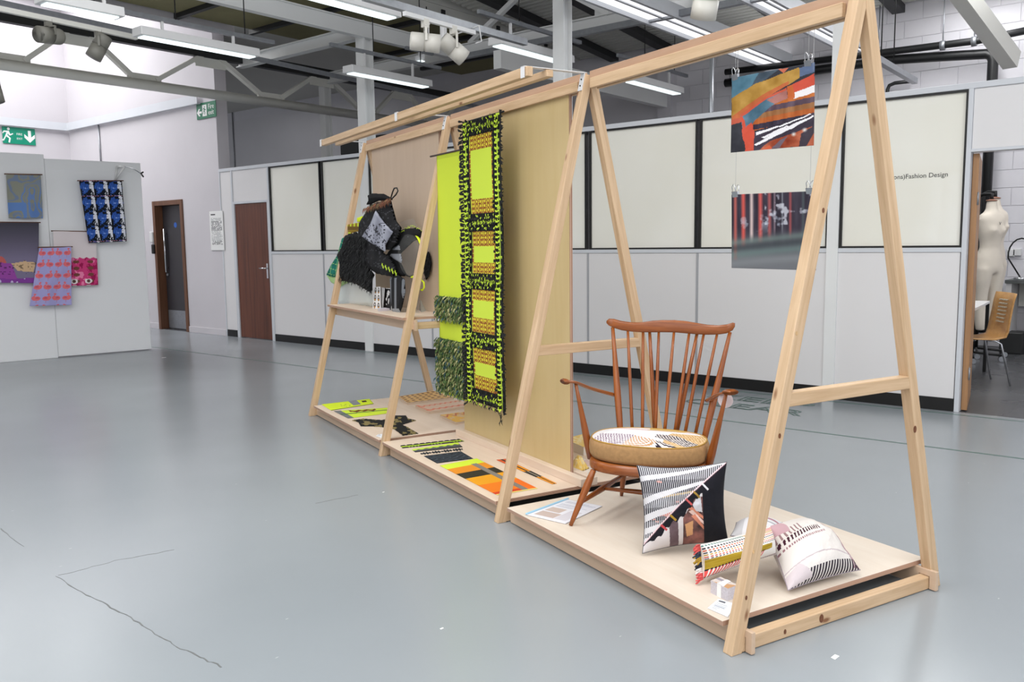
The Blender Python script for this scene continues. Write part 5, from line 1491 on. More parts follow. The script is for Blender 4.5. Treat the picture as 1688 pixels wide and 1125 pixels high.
# runner: neon ground with black leaf borders and rust lattice bands
RB = 0.432
r_tl, r_tr, r_br, r_bl = inv(onb(763, 200, RB)), inv(onb(827, 187, RB)), inv(onb(831, 655, RB)), inv(onb(771, 655, RB))
ra0, ra1 = (r_tl.y + r_bl.y) / 2, (r_tr.y + r_br.y) / 2
rz1 = (r_tl.z + r_tr.z) / 2; rz0 = inv(onb(800, 668, RB)).z
rn = thing('woven_runner', S(RB, (ra0 + ra1) / 2, rz1), 'long neon runner with black leafy borders and rust lattice panels', 'wall hanging')
BANDS = [(0, .055, 'k'), (.055, .105, 'l'), (.105, .275, 'n'), (.275, .325, 'l'), (.325, .385, 'k'), (.385, .438, 'l'), (.438, .495, 'n'), (.495, .533, 'l'), (.533, .590, 'k'), (.590, .628, 'l'), (.628, .690, 'n'), (.690, .742, 'l'), (.742, .800, 'k'), (.800, .852, 'l'), (.852, .900, 'n'), (.900, .950, 'l'), (.950, 1.01, 'k')]
RW, RH = ra0 - ra1, rz1 - rz0
def runner(u, v):
    C = np.tile(np.array([206., 226., 74.]), (len(u), 1))
    for v0, v1, t in BANDS:
        b_ = (v >= v0) & (v < v1)
        if t == 'l':
            x = np.mod((u - .2) / .6 * 6, 1) - .5; y = np.mod((v - v0) / .0155, 1) - .5
            q_ = np.hypot(x / .36, y / .52)
            C[b_ & (u > .2) & (u < .8)] = (228, 214, 62)
            C[b_ & (np.abs(q_ - .86) < .27) & (u > .2) & (u < .8)] = (140, 72, 38)
            C[b_ & (np.abs(x) > .38) & (np.abs(np.abs(y) - .5) < .2) & (u > .2) & (u < .8)] = (140, 72, 38)
        if t == 'k':
            C[b_] = (22, 26, 24)
            C[b_ & (np.abs(v - (v0 + v1) / 2) < .006) & (np.mod(u * 12, 1) < .7)] = (200, 228, 70)
        if t == 'n':
            e_ = b_ & ((np.abs(u - .2) < .03) | (np.abs(u - .8) < .03)); C[e_ & (np.abs(np.sin(v * 190)) > .35)] = (150, 86, 40)
    for uc in (.08, .90):
        m_ = np.abs(u - uc) < .105; C[m_] = (22, 26, 24)
        C[m_ & (np.abs(u - uc - .02) < .013)] = (204, 230, 80); C[m_ & (np.abs(u - uc - .02) < .05) & (np.mod(v * 36, 1) < .3)] = (204, 230, 80)
    return C
P = quadP([S(RB, ra0, rz1), S(RB, ra1, rz1), S(RB, ra1, rz0), S(RB, ra0, rz0)], 84, 420, lambda u, v: (.006 * np.sin(v * 11))[..., None] * np.array(-V))
grid_obj('cloth', 84, 420, P, runner, M['cloth'], rn, solid=.002)
MB().tube([S(RB + .006, ra0 + .01, rz1), S(RB + .006, ra1 - .02, rz1)], .006, 8).build('rod', M['black'], rn)
mk, mn = MB(), MB()
for uc, sd in ((.02, 1), (.14, 1), (.84, -1), (.97, -1)):
    z = rz1
    while z > rz0 - .02:
        a = ra0 - RW * uc
        s_ = U * (1 if uc in (.02,) else -1 if uc == .97 else random.choice((-.6, .6)))
        L_ = random.uniform(.042, .070) if uc in (.02, .97) else random.uniform(.022, .032)
        leaves(mk, S(RB - .004, a, z + random.uniform(-.006, .006)), -V, s_ + Vector((0, 0, random.uniform(-.9, .5))), L_, random.uniform(.014, .022), 0)
        z -= .0135 if uc in (.02, .97) else .02
for uc in (.10, .92):
    z = rz1 - .02
    while z > rz0:
        a = ra0 - RW * uc
        for s_ in (-1, 1):
            leaves(mn, S(RB - .010, a, z), -V, U * s_ + Vector((0, 0, .4)), .026, .014, 0)
        z -= .030
for v0, v1, t in BANDS:
    if t != 'k': continue
    for vv in (v0 + .012, (v0 + v1) / 2, v1 - .012):
        a = ra0 - .02
        while a > ra1 + .02:
            leaves(mk, S(RB - .005, a, rz1 - vv * RH), -V, Vector((0, 0, random.choice((-1, 1, -1)))) + U * random.uniform(-.7, .7), random.uniform(.020, .036), .012, 0)
            if random.random() < .45: leaves(mn, S(RB - .011, a, rz1 - vv * RH), -V, Vector((0, 0, random.choice((-1, 1)))) + U * random.uniform(-.6, .6), random.uniform(.016, .022), .009, 0)
            a -= .013
for k in range(7):
    leaves(mk, S(RB - .004, ra1 + .03 + random.uniform(-.01, .02), rz0 - .01 * k), -V, Vector((0, 0, -1)) + U * random.uniform(-.4, .2), .04, .012, 0)
mk.build('black_leaves', M['fringe_black'], rn, kind='stuff', fix=False)
mn.build('neon_leaves', M['fringe_neon'], rn, kind='stuff', fix=False)

# ---- fabric swatches and sample boards laid on the platforms
ZS = ZP + .0022
def px5(x, y): return (500 + x / 4.018, 480 + y / 4.018)
def px7(x, y): return (620 + x / 4.689, 640 + y / 4.689)
def sw_neon1(u, v):
    C = np.tile(np.array([214., 236., 44.]), (len(u), 1)); C[(u > .55) & (u < .72) & (v < .8)] = (134, 136, 140); C[(u > .8) & (u < .9) & (v > .2) & (v < .5)] = (70, 50, 24)
    C[(u > .3) & (u < .5) & (np.abs(np.sin(u * 70) * .2 + .6 - v) < .06)] = (170, 190, 60); C[v > .94] = (110, 130, 40); return C
flat_print([(530, 667), (609, 658), (616, 666), (546, 677)], ZS, 'fabric_swatch', 40, 24, sw_neon1, 'neon yellow swatch with grey patch, farthest along the far platform', 'swatch', 'cloth', group='swatches on the far platform')
def sw_neon2(u, v):
    C = np.tile(np.array([206., 230., 60.]), (len(u), 1)); C[(u < .13)] = (110, 114, 116); C[np.abs(v - .5 + .1 * u) < .05] = (70, 96, 70)
    C[(u > .25) & (u < .75) & (np.abs(v - .22 - .05 * np.sin(u * 40)) < .10)] = (110, 54, 26); return C
flat_print([(550, 678), (640, 672.5), (645, 681), (574, 690)], ZS, 'fabric_swatch', 40, 30, sw_neon2, 'neon yellow swatch with brown motif and dark stripe, beside the black lace', 'swatch', 'cloth', group='swatches on the far platform')
LP = [(320, 860), (395, 848), (520, 858), (575, 845), (610, 825), (680, 825), (692, 846), (750, 860), (655, 890), (692, 906), (762, 946), (660, 958), (600, 918), (500, 902), (380, 900), (366, 874)]
lp = [px5(*q) for q in LP]
x0, x1 = min(q[0] for q in lp), max(q[0] for q in lp); y0, y1 = min(q[1] for q in lp), max(q[1] for q in lp)
lpn = [((q[0] - x0) / (x1 - x0), (q[1] - y0) / (y1 - y0)) for q in lp]
def lace(u, v):
    n = fbm(u * 14, v * 9, 17, 3); C = np.tile(np.array([20., 20., 18.]), (len(u), 1)); C[n > .53] = (130, 116, 72); return C
flat_print([(x0, y0), (x1, y0), (x1, y1), (x0, y1)], ZS, 'fabric_swatch', 110, 60, lace, 'black and gold lace cutting lying on the far platform behind the second leg', 'swatch', 'cloth', keep=lambda u, v: inpoly(u, v, lpn), group='swatches on the far platform')
def sample_board(pix, label, fn, h=.016):
    c = [onZ(x, y, ZP + .0005) for x, y in pix]
    t = thing('sample_board', sum(c, Vector()) / 4, label, 'sample board', 'patterned boards on the far platform')
    MB().hexa(c + [q + Vector((0, 0, h)) for q in c]).build('board', M['ply_p'], t)
    grid_obj('print', 60, 40, quadP([q + Vector((0, 0, h + .0008)) for q in c], 60, 40), fn, M['card'], t)
def lat1(u, v):
    C = np.tile(np.array([222., 180., 116.]), (len(u), 1)); x, y = u * 7 - v * 2, v * 4.5
    C[(np.abs(np.mod(x + y * .5, 1) - .5) < .24) & (np.abs(np.mod(y, 1) - .5) < .24)] = (120, 66, 36); return C
def lat2(u, v):
    C = np.tile(np.array([226., 196., 172.]), (len(u), 1)); C[(np.abs(v - .25 + .04 * np.sin(u * 50)) < .05) | (np.abs(v - .78 + .04 * np.sin(u * 44)) < .06)] = (226, 136, 106); C[(u < .06) & (np.mod(v * 9, 1) < .6)] = (226, 136, 106); return C
def lat3(u, v):
    C = np.tile(np.array([220., 186., 140.]), (len(u), 1)); C[fbm(u * 6, v * 6, 7) > .5] = (230, 180, 76); C[np.abs(v - .2 - .1 * np.sin(u * 20)) < .05] = (196, 104, 70); return C
sample_board([px5(632, 712), px5(862, 674), px5(997, 716), px5(690, 754)], 'sample board with brown diamond lattice, farthest of the three', lat1)
sample_board([px5(742, 772), px5(1010, 732), px5(1140, 768), px5(838, 814)], 'sample board with coral border lines, the middle of three', lat2)
sample_board([px5(906, 836), px5(1080, 812), px5(1200, 850), px5(1012, 886)], 'sample board in yellow and ochre next to the tall back panel', lat3)
flat_print([px5(496, 950), px5(524, 948), px5(520, 974), px5(480, 962)], ZS, 'caption_card', 16, 16, label_card, 'small white caption card at the corner of the far platform', 'caption card')
def sw_strip(u, v):
    C = np.tile(np.array([26., 30., 28.]), (len(u), 1)); C[np.abs(v - .55) < .14] = (196, 226, 60); C[(v > .5) & (np.abs(np.sin(u * 60)) < .3)] = (150, 190, 60); return C
g7 = 'swatches on the middle platform'
flat_print([px7(182, 445), px7(640, 394), px7(682, 412), px7(205, 465)], ZS, 'fabric_swatch', 60, 16, sw_strip, 'ragged black and neon braid strip, first on the middle platform', 'swatch', 'cloth', group=g7, keep=lambda u, v: ~((v < .16) & (np.abs(np.sin(u * 30)) < .5)))
def sw_strip2(u, v):
    C = np.tile(np.array([84., 86., 88.]), (len(u), 1)); C[(v < .38 + .08 * np.sin(u * 40))] = (198, 226, 70); C[(v > .86)] = (40, 42, 44); return C
flat_print([px7(275, 476), px7(630, 420), px7(668, 456), px7(302, 496)], ZS, 'fabric_swatch', 60, 20, sw_strip2, 'grey strip swatch with neon edge, second on the middle platform', 'swatch', 'cloth', group=g7)
flat_print([px7(335, 500), px7(662, 460), px7(676, 484), px7(352, 518)], ZS, 'fabric_swatch', 90, 20, lambda u, v: np.tile(np.array([44., 48., 52.]), (len(u), 1)), 'strip of dark cut-out leaf shapes, third on the middle platform', 'swatch', 'cloth', group=g7,
           keep=lambda u, v: np.abs(v - .5) < .5 * np.abs(np.sin(u * 4 * PI)) ** .5 * (.6 + .4 * np.sin(u * 90)))
def sw_mesh(u, v):
    n = np.abs(np.sin(u * 17 + 3 * np.sin(v * 9)) * np.sin(v * 13 + 2 * np.sin(u * 8))); C = np.tile(np.array([36., 42., 50.]), (len(u), 1)); C[n < .12] = (74, 84, 94); C[(u < .02) | (u > .98) | (v < .03) | (v > .97)] = (20, 22, 26); return C
flat_print([px7(368, 526), px7(655, 490), px7(750, 546), px7(470, 582)], ZS, 'fabric_swatch', 60, 50, sw_mesh, 'dark slate patterned swatch in front of the striped orange one', 'swatch', 'cloth', group=g7)
def sw_orange(u, v):
    C = np.tile(np.array([226., 156., 28.]), (len(u), 1)); C[v < .15] = (206, 228, 60); C[(v > .15) & (v < .32)] = (222, 140, 36); C[(v > .32) & (v < .48)] = (50, 46, 32)
    C[(v > .70)] = (230, 122, 26); C[v > .93] = (206, 70, 30); C[(v > .70) & (u > .75)] = (232, 110, 30)
    C[(np.abs(u - .72) < .075) & (v > .13)] = (128, 122, 114); C[(v > .985)] = (230, 214, 120); return C
flat_print([px7(492, 600), px7(778, 545), px7(1250, 777), px7(935, 828)], ZS, 'fabric_swatch', 60, 110, sw_orange, 'wide swatch striped orange, black and grey with neon end', 'swatch', 'cloth', group=g7)
def sw_nar(u, v):
    C = np.tile(np.array([222., 142., 30.]), (len(u), 1)); C[v < .28] = (206, 90, 44); C[np.abs(u - .5) < .1] = (60, 50, 40); C[(v > .52) & (v < .74)] = (44, 40, 34); C[(v > .52) & (v < .74) & (np.abs(u - .5) < .12)] = (140, 132, 118); return C
flat_print([px7(930, 556), px7(1002, 548), px7(1396, 738), px7(1362, 743)], ZS, 'fabric_swatch', 16, 110, sw_nar, 'narrow orange striped strip along the foot of the back panel', 'swatch', 'cloth', group=g7)
# samples on the middle platform, beyond the back panel
def behind_board(pix, z0, h, label, fn):
    c = [onZ(x, y, z0) for x, y in pix]
    t = thing('sample_board', sum(c, Vector()) / 4, label, 'sample board', 'pale boards beyond the back panel')
    MB().hexa(c + [q + Vector((0, 0, h)) for q in c]).build('board', plain('pale board', (226, 216, 204), .6, var=.03), t)
    grid_obj('print', 40, 30, quadP([q + Vector((0, 0, h + .0008)) for q in c], 40, 30), fn, M['card'], t)
yel = lambda u, v: np.where((fbm(u * 9, v * 9, 5) > .42)[:, None], np.array([232., 196., 108.]), np.array([236., 214., 160.]))
behind_board([(930, 738), (960, 730), (990, 742), (962, 752)], ZP + .0005, .055, 'pale block with yellow top, farthest beyond the back panel', yel)
pink_ = lambda u, v: np.where((np.abs(v - .5) < .2)[:, None], np.array([226., 196., 190.]), np.array([236., 224., 214.]))
behind_board([(926, 772), (955, 760), (995, 775), (965, 788)], ZP + .0005, .022, 'pale pink banded board beside the chair, beyond the back panel', pink_)
c = [onZ(x, y, ZP + .026) for x, y in ((936, 772), (955, 764), (972, 772), (952, 780))]
m = MB(); top = c[0].lerp(c[2], .45) + Vector((0, 0, .075))
for i in range(4): m.add([c[i], c[(i + 1) % 4], top + (c[i] - c[2]) * .1], [(0, 1, 2)])
m2 = grid_obj('draped_net', 24, 24, quadP(c, 24, 24, lambda u, v: (np.sin(u * PI) * np.sin(v * PI) * .07 + .006 * np.sin(u * 30))[..., None] * np.array([0, 0, 1.0])), yel, M['cloth'], solid=.002)
tag(m2, 'crumpled yellow net lying on the pink banded board', 'fabric')

# ================================================================== ACCESSORIES ON THE SHELF OF THE FAR BAY
ZSH = 0.9175
def px6(x, y): return (530 + x / 5.625, 330 + y / 5.625)
def segdist(u, v, poly, sx, sy):
    d = np.full(u.shape, 1e9); n = len(poly)
    for i in range(n):
        x0, y0 = poly[i]; x1, y1 = poly[(i + 1) % n]
        ax, ay = (x1 - x0) * sx, (y1 - y0) * sy; bx, by = (u - x0) * sx, (v - y0) * sy
        t = np.clip((bx * ax + by * ay) / (ax * ax + ay * ay + 1e-12), 0, 1)
        d = np.minimum(d, np.hypot(bx - t * ax, by - t * ay))
    return d
def blob(name, pix, b, th, fn, parent, mat='cloth', res=56, rough=0.0, tilt=None, open_=False):
    """padded cloth shape lying along the stand at depth b (tilt: extra depth per px row)"""
    x0, x1 = min(q[0] for q in pix), max(q[0] for q in pix); y0, y1 = min(q[1] for q in pix), max(q[1] for q in pix)
    x0 -= .6; x1 += .6; y0 -= .6; y1 += .6
    pn = [((q[0] - x0) / (x1 - x0), (q[1] - y0) / (y1 - y0)) for q in pix]
    c = [onb(x, y, b) for x, y in ((x0, y0), (x1, y0), (x1, y1), (x0, y1))]
    sx, sy = (c[1] - c[0]).length, (c[3] - c[0]).length
    base = quadP(c, res, res)
    u, v = np.meshgrid(np.linspace(0, 1, res + 1), np.linspace(0, 1, res + 1))
    d = np.where(inpoly(u, v, pn), segdist(u, v, pn, sx, sy), 0)
    h = th * np.sqrt(np.clip(d / (th * 1.6), 0, 1)) + rough * (fbm(u * 7, v * 5, int(x0)) - .5) * np.clip(d / .02, 0, 1)
    n = np.array(-V)
    tl_ = (0 if tilt is None else tilt) * (v - .5)
    F_ = base + (h + tl_)[..., None] * n; B_ = base + (-h * .8 + tl_)[..., None] * n
    P = np.concatenate([F_, B_[::-1]], 0)
    nv = 2 * res + 1
    def fold(v):
        r = np.floor(v * nv); vv = np.where(r < res, (r + .5) / res, np.where(r > res, (nv - 1 - r + .5) / res, 2.0)); return vv
    kp = lambda u, v: inpoly(u, fold(v), pn)
    return grid_obj(name, res, nv, P, lambda u, v: fn(u, np.clip(fold(v), 0, 1)), M[mat], parent, keep=kp)
solid_c = lambda c, n=0: (lambda u, v: np.tile(np.array(c, float), (len(u), 1)) + (fbm(u * 9, v * 9, 3)[:, None] - .5) * n)
# 1 bag with teal checked side and black shag
t = thing('shaggy_bag', S(.36, 4.5, ZSH), 'teal checked bag with black shaggy front on a milky clear sleeve', 'bag')
def teal(u, v):
    C = np.tile(np.array([16., 116., 100.]), (len(u), 1)) + (fbm(u * 5, v * 5, 2)[:, None] - .5) * 40
    C[(np.mod(u * 4 + v, 1) < .08) | (np.mod(v * 7 - u * 1.2, 1) < .09)] = (150, 200, 120); return C
blob('checked_side', [px6(*q) for q in ((236, 345), (200, 350), (160, 500), (95, 600), (48, 695), (110, 712), (190, 716), (250, 600))], .35, .020, teal, t)
blob('lining', [px6(*q) for q in ((48, 696), (120, 706), (200, 712), (260, 760), (170, 808), (95, 765))], .365, .012, solid_c((172, 206, 140), 20), t)
blob('clear_sleeve', [px6(*q) for q in ((172, 730), (330, 740), (470, 800), (468, 984), (320, 978), (165, 968))], .40, .022, solid_c((214, 222, 212)), t, mat='clear_milky', res=24)
shag_poly = [px6(*q) for q in ((232, 325), (330, 300), (420, 330), (410, 540), (450, 640), (490, 690), (468, 745), (466, 860), (400, 820), (330, 775), (160, 735), (185, 600), (150, 505), (205, 420))]
blob('shag_body', shag_poly, .325, .030, solid_c((12, 12, 13), 4), t, res=40)
m = MB()
for i in range(900):
    x, y = random.uniform(556, 618), random.uniform(384, 484)
    if not inpoly(np.array([x]), np.array([y]), shag_poly)[0]: continue
    p_ = onb(x, y, .325 - .028)
    leaves(m, p_, -V, Vector((0, 0, -1)) + U * random.uniform(-.5, .5) - V * random.uniform(0, .4), random.uniform(.02, .045), .012, 0)
m.build('shag', M['fringe_black'], t, kind='stuff', fix=False)
def gold(u, v):
    C = np.tile(np.array([150., 122., 40.]), (len(u), 1)); C[np.abs(v - .45) < .12] = (110, 84, 30); C[(np.mod(u * 4, 1) < .35) & (np.abs(v - .2) < .12)] = (206, 226, 60); C[(u < .3) & (v > .75)] = (206, 230, 60); return C
blob('gold_tag', [px6(*q) for q in ((240, 228), (362, 206), (368, 285), (285, 305), (280, 328), (250, 325))], .37, .004, gold, t, res=24)
blob('neon_tab', [px6(*q) for q in ((330, 165), (385, 148), (388, 196), (332, 206))], .40, .004, solid_c((218, 236, 40)), t, res=12)
# 2 draped black cape with silver panel and tasselled collar
t = thing('draped_cape', S(.34, 4.0, ZSH), 'black draped cape with silver panel, rust tassels and a loop on top', 'garment')
def px37(x, y): return (500 + x / 3.75, 230 + y / 3.75)
blob('hood', [px37(*q) for q in ((402, 345), (430, 334), (500, 336), (545, 362), (552, 376), (470, 380), (420, 402), (392, 404), (412, 372))], .335, .03, solid_c((16, 16, 18), 6), t, res=36)
L_ = [px37(*q) for q in ((540, 366), (552, 325), (562, 302), (578, 300), (585, 318), (572, 342), (548, 366))]
MB().tube([onb(x, y, .335) for x, y in L_], .005, 8).build('hanging_loop', M['black'], t)
def mesh_c(u, v):
    n = vnoise(u * 60, v * 60, 3); C = np.tile(np.array([26., 26., 28.]), (len(u), 1)); C[n > .8] = (62, 62, 66); return C
blob('cape_body', [px37(*q) for q in ((430, 405), (480, 385), (545, 375), (556, 420), (575, 500), (606, 545), (578, 640), (552, 680), (512, 682), (500, 700), (540, 720), (560, 760), (575, 800), (560, 850), (470, 830), (385, 775), (365, 740), (330, 800), (290, 760), (330, 640), (350, 600), (370, 500))], .345, .04, mesh_c, t, res=70, rough=.02)
def silver(u, v):
    C = np.tile(np.array([150., 152., 164.]), (len(u), 1)) + (np.sin(u * 16 + v * 4)[:, None]) * 16
    n = vnoise(u * 34, v * 30, 9); C[(n > .66) & (v > .3) & (u < .8)] = (52, 52, 60); return C
blob('silver_panel', [px37(*q) for q in ((453, 440), (420, 520), (362, 600), (440, 650), (510, 695), (512, 650), (555, 572), (500, 510))], .293, .010, silver, t, res=60, rough=.015)
m = MB()
for i in range(230):
    f = random.random(); a_, b_2 = px37(375, 440), px37(545, 375)
    x = a_[0] + (b_2[0] - a_[0]) * f; y = a_[1] + (b_2[1] - a_[1]) * f + random.uniform(-3, 3) - 2
    leaves(m, onb(x, y, .300 + random.uniform(-.004, .02)), -V, Vector((0, 0, -1)) + U * random.uniform(-.2, .8) - V * random.uniform(0, .3), random.uniform(.025, .05), .006, random.choice((0, 0, 1, 2)))
m.build('tassel_collar', [plain('rust tassel', (150, 88, 62), .85, var=.2), plain('brown tassel', (96, 62, 50), .85, var=.2), plain('moss tassel', (104, 100, 60), .85)], t, kind='stuff', fix=False)
m = MB()
for i in range(5):
    for j in range(2):
        cx, cy = px37(490 + i * 20 + j * 6, 775 + i * 11 + j * 14); p_ = onb(cx, cy, .292)
        for k in range(5):
            an = k * 2 * PI / 5; leaves(m, p_, -V, U * math.cos(an) + Vector((0, 0, math.sin(an))), .016, .007, 0)
m.build('neon_flowers', M['fringe_neon'], t, kind='stuff', fix=False)
def legc(u, v):
    C = np.tile(np.array([112., 116., 122.]), (len(u), 1)); C[(u > .22) & (u < .88) & (v < .93)] = (24, 24, 27); C[(np.abs(u - .5) < .07) & (v > .1)] = (120, 124, 130); C[(v > .84) & (np.abs(u - .48) < .2)] = (140, 144, 148); return C
blob('hanging_tail', [px6(*q) for q in ((640, 720), (700, 690), (770, 730), (775, 860), (745, 1000), (722, 1062), (668, 1052), (650, 940), (645, 800))], .36, .018, legc, t, res=44)
# 3 rucksack with a clear domed window
t = thing('clear_rucksack', S(.40, 3.62, ZSH), 'small black rucksack with clear domed window and neon yellow rim', 'bag')
blob('body', [px6(*q) for q in ((530, 678), (600, 545), (640, 470), (690, 420), (705, 330), (740, 285), (800, 262), (880, 258), (935, 290), (930, 340), (860, 380), (740, 500), (735, 560), (800, 700), (700, 720))], .40, .030, solid_c((17, 17, 19), 8), t, res=60)
blob('reflective_strap', [px6(*q) for q in ((668, 440), (722, 412), (748, 560), (740, 585), (632, 522), (650, 490))], .372, .008, lambda u, v: np.where(((v > .3) & (v < .5))[:, None], np.array([20., 20., 22.]), np.array([140., 142., 148.])), t, res=30)
el = [px6(822 + 96 * math.cos(k * PI / 12), 505 + 200 * math.sin(k * PI / 12)) for k in range(24)]
blob('clear_window', el, .385, .045, solid_c((205, 205, 200)), t, mat='clear', res=36)
rim = [onb(*px6(822 + 100 * math.cos(k * PI / 18), 505 + 204 * math.sin(k * PI / 18)), .384) for k in range(37)]
MB().tube(rim, .005, 6, cap=False).build('window_rim', M['black'], t)
rim2 = [onb(*px6(828 + 104 * math.cos(k), 508 + 206 * math.sin(k)), .388) for k in np.linspace(-1.25, 1.5, 24)]
MB().tube(rim2, .009, 8).build('neon_rim', M['neon'], t)
blob('clear_wallet', [px6(*q) for q in ((726, 205), (855, 168), (890, 250), (745, 268))], .44, .006, solid_c((190, 186, 178)), t, mat='clear', res=14)
blob('clear_base', [px6(*q) for q in ((770, 690), (880, 690), (900, 900), (905, 1052), (760, 1066))], .44, .03, solid_c((214, 216, 212)), t, mat='clear', res=24)
m = MB(); lp_ = [px6(*q) for q in ((925, 740), (950, 765), (952, 810), (935, 838), (918, 830))]; m.tube([onb(x, y, .50) for x, y in lp_], .006, 8); m.build('yellow_loop', M['neon'], t)
m = MB()
for i in range(24):
    f = i / 23; cx, cy = px37(575 + 160 * f, 600 - 60 * math.sin(f * 2.6)); leaves(m, onb(cx, cy, .368), -V, Vector((0, 0, 1)) * random.uniform(-1, 1) + U * random.uniform(-1, 1), .015, .008, 0)
m.build('neon_trim', M['fringe_neon'], t, kind='stuff', fix=False)
# black feathery piece hung on the panel by the second leg
t = thing('feather_piece', onb(705, 440, .54), 'black feathery strip hung on the back panel behind the second leg', 'textile')
fp = [px6(*q) for q in ((955, 560), (990, 470), (1012, 520), (1020, 600), (1000, 690), (975, 745), (955, 690))]
blob('strip', fp, .553, .010, solid_c((16, 16, 18), 6), t, res=24)
m = MB()
for i in range(160):
    x, y = random.uniform(698, 713), random.uniform(412, 464)
    if inpoly(np.array([x]), np.array([y]), fp)[0]: leaves(m, onb(x, y, .545), -V, Vector((0, 0, -1)) + U * random.uniform(-.9, .9), .03, .010, 0)
m.build('feathers', M['fringe_black'], t, kind='stuff', fix=False)
# stacks of postcards and a clear wedge on the shelf
def stand_card(pix, b, label, fn, name='postcard', lean=.02, group=None, th=.002):
    c = [onb(x, y, b) for x, y in pix]
    c[2].z = c[3].z = ZSH + .0008 + .0
    off = np.array(V) * lean
    g = grid_obj(name, 30, 44, quadP([c[0], c[1], c[2], c[3]], 30, 44, lambda u, v: ((1 - v) * 1.0)[..., None] * off), fn, M['card'], solid=th)
    return tag(g, label, 'postcard', group)
def owl(u, v):
    C = np.tile(np.array([234., 232., 230.]), (len(u), 1)); x, y = np.mod(u * 2, 1), np.mod(v * 3, 1)
    C[((x - .5) / .3) ** 2 + ((y - .5) / .42) ** 2 < 1] = (86, 82, 80); C[(np.abs(x - .5) < .16) & (np.abs(y - .75) < .1)] = (196, 140, 60); C[(np.abs(x - .5) < .1) & (np.abs(y - .4) < .1)] = (226, 224, 222); return C
def figure(u, v):
    C = np.tile(np.array([14., 14., 15.]), (len(u), 1)); n = fbm(u * 7, v * 8, 8); C[(n > .52) & (np.hypot((u - .45) / .3, (v - .45) / .35) < 1)] = (206, 204, 202); C[(u < .03) | (u > .97) | (v < .02) | (v > .97)] = (226, 226, 226); return C
gp = 'postcards standing on the shelf'
stand_card([px6(468, 808), px6(522, 805), px6(548, 1012), px6(474, 1005)], .330, 'white postcard printed with small owl-like figures on the shelf', owl, group=gp)
stand_card([px6(526, 812), px6(570, 815), px6(572, 1005), px6(552, 1010)], .345, 'narrow striped postcard edge standing between two cards on the shelf', lambda u, v: np.where((np.mod(u * 3.4, 1) < .5)[:, None], np.array([26., 26., 28.]), np.array([226., 224., 222.])), group=gp)
stand_card([px6(568, 818), px6(642, 822), px6(646, 990), px6(574, 998)], .360, 'black postcard with pale figure on the shelf', figure, group=gp)
cB = [onZ(*px6(*q), ZSH) for q in ((520, 1022), (640, 1012), (652, 1024), (528, 1034))]
o = MB().hexa(cB + [q + Vector((0, 0, .016)) for q in cB]).build('postcard_pile', M['card_edge'])
tag(o, 'flat pile of white postcards in front of the standing cards', 'card pile')
cB = [onZ(*px6(*q), ZSH) for q in ((905, 1020), (945, 1012), (972, 1028), (925, 1040))]
tp = (cB[0] + cB[1]) / 2 + Vector((0, 0, .09))
m = MB(); m.add(cB + [tp - (cB[1] - cB[0]) * .2, tp + (cB[1] - cB[0]) * .2], [(3, 2, 1, 0), (0, 1, 5, 4), (1, 2, 5), (2, 3, 4, 5), (3, 0, 4)])
tag(m.build('clear_wedge', M['clear_milky']), 'clear folded plastic wedge standing at the near end of the shelf', 'display wedge')

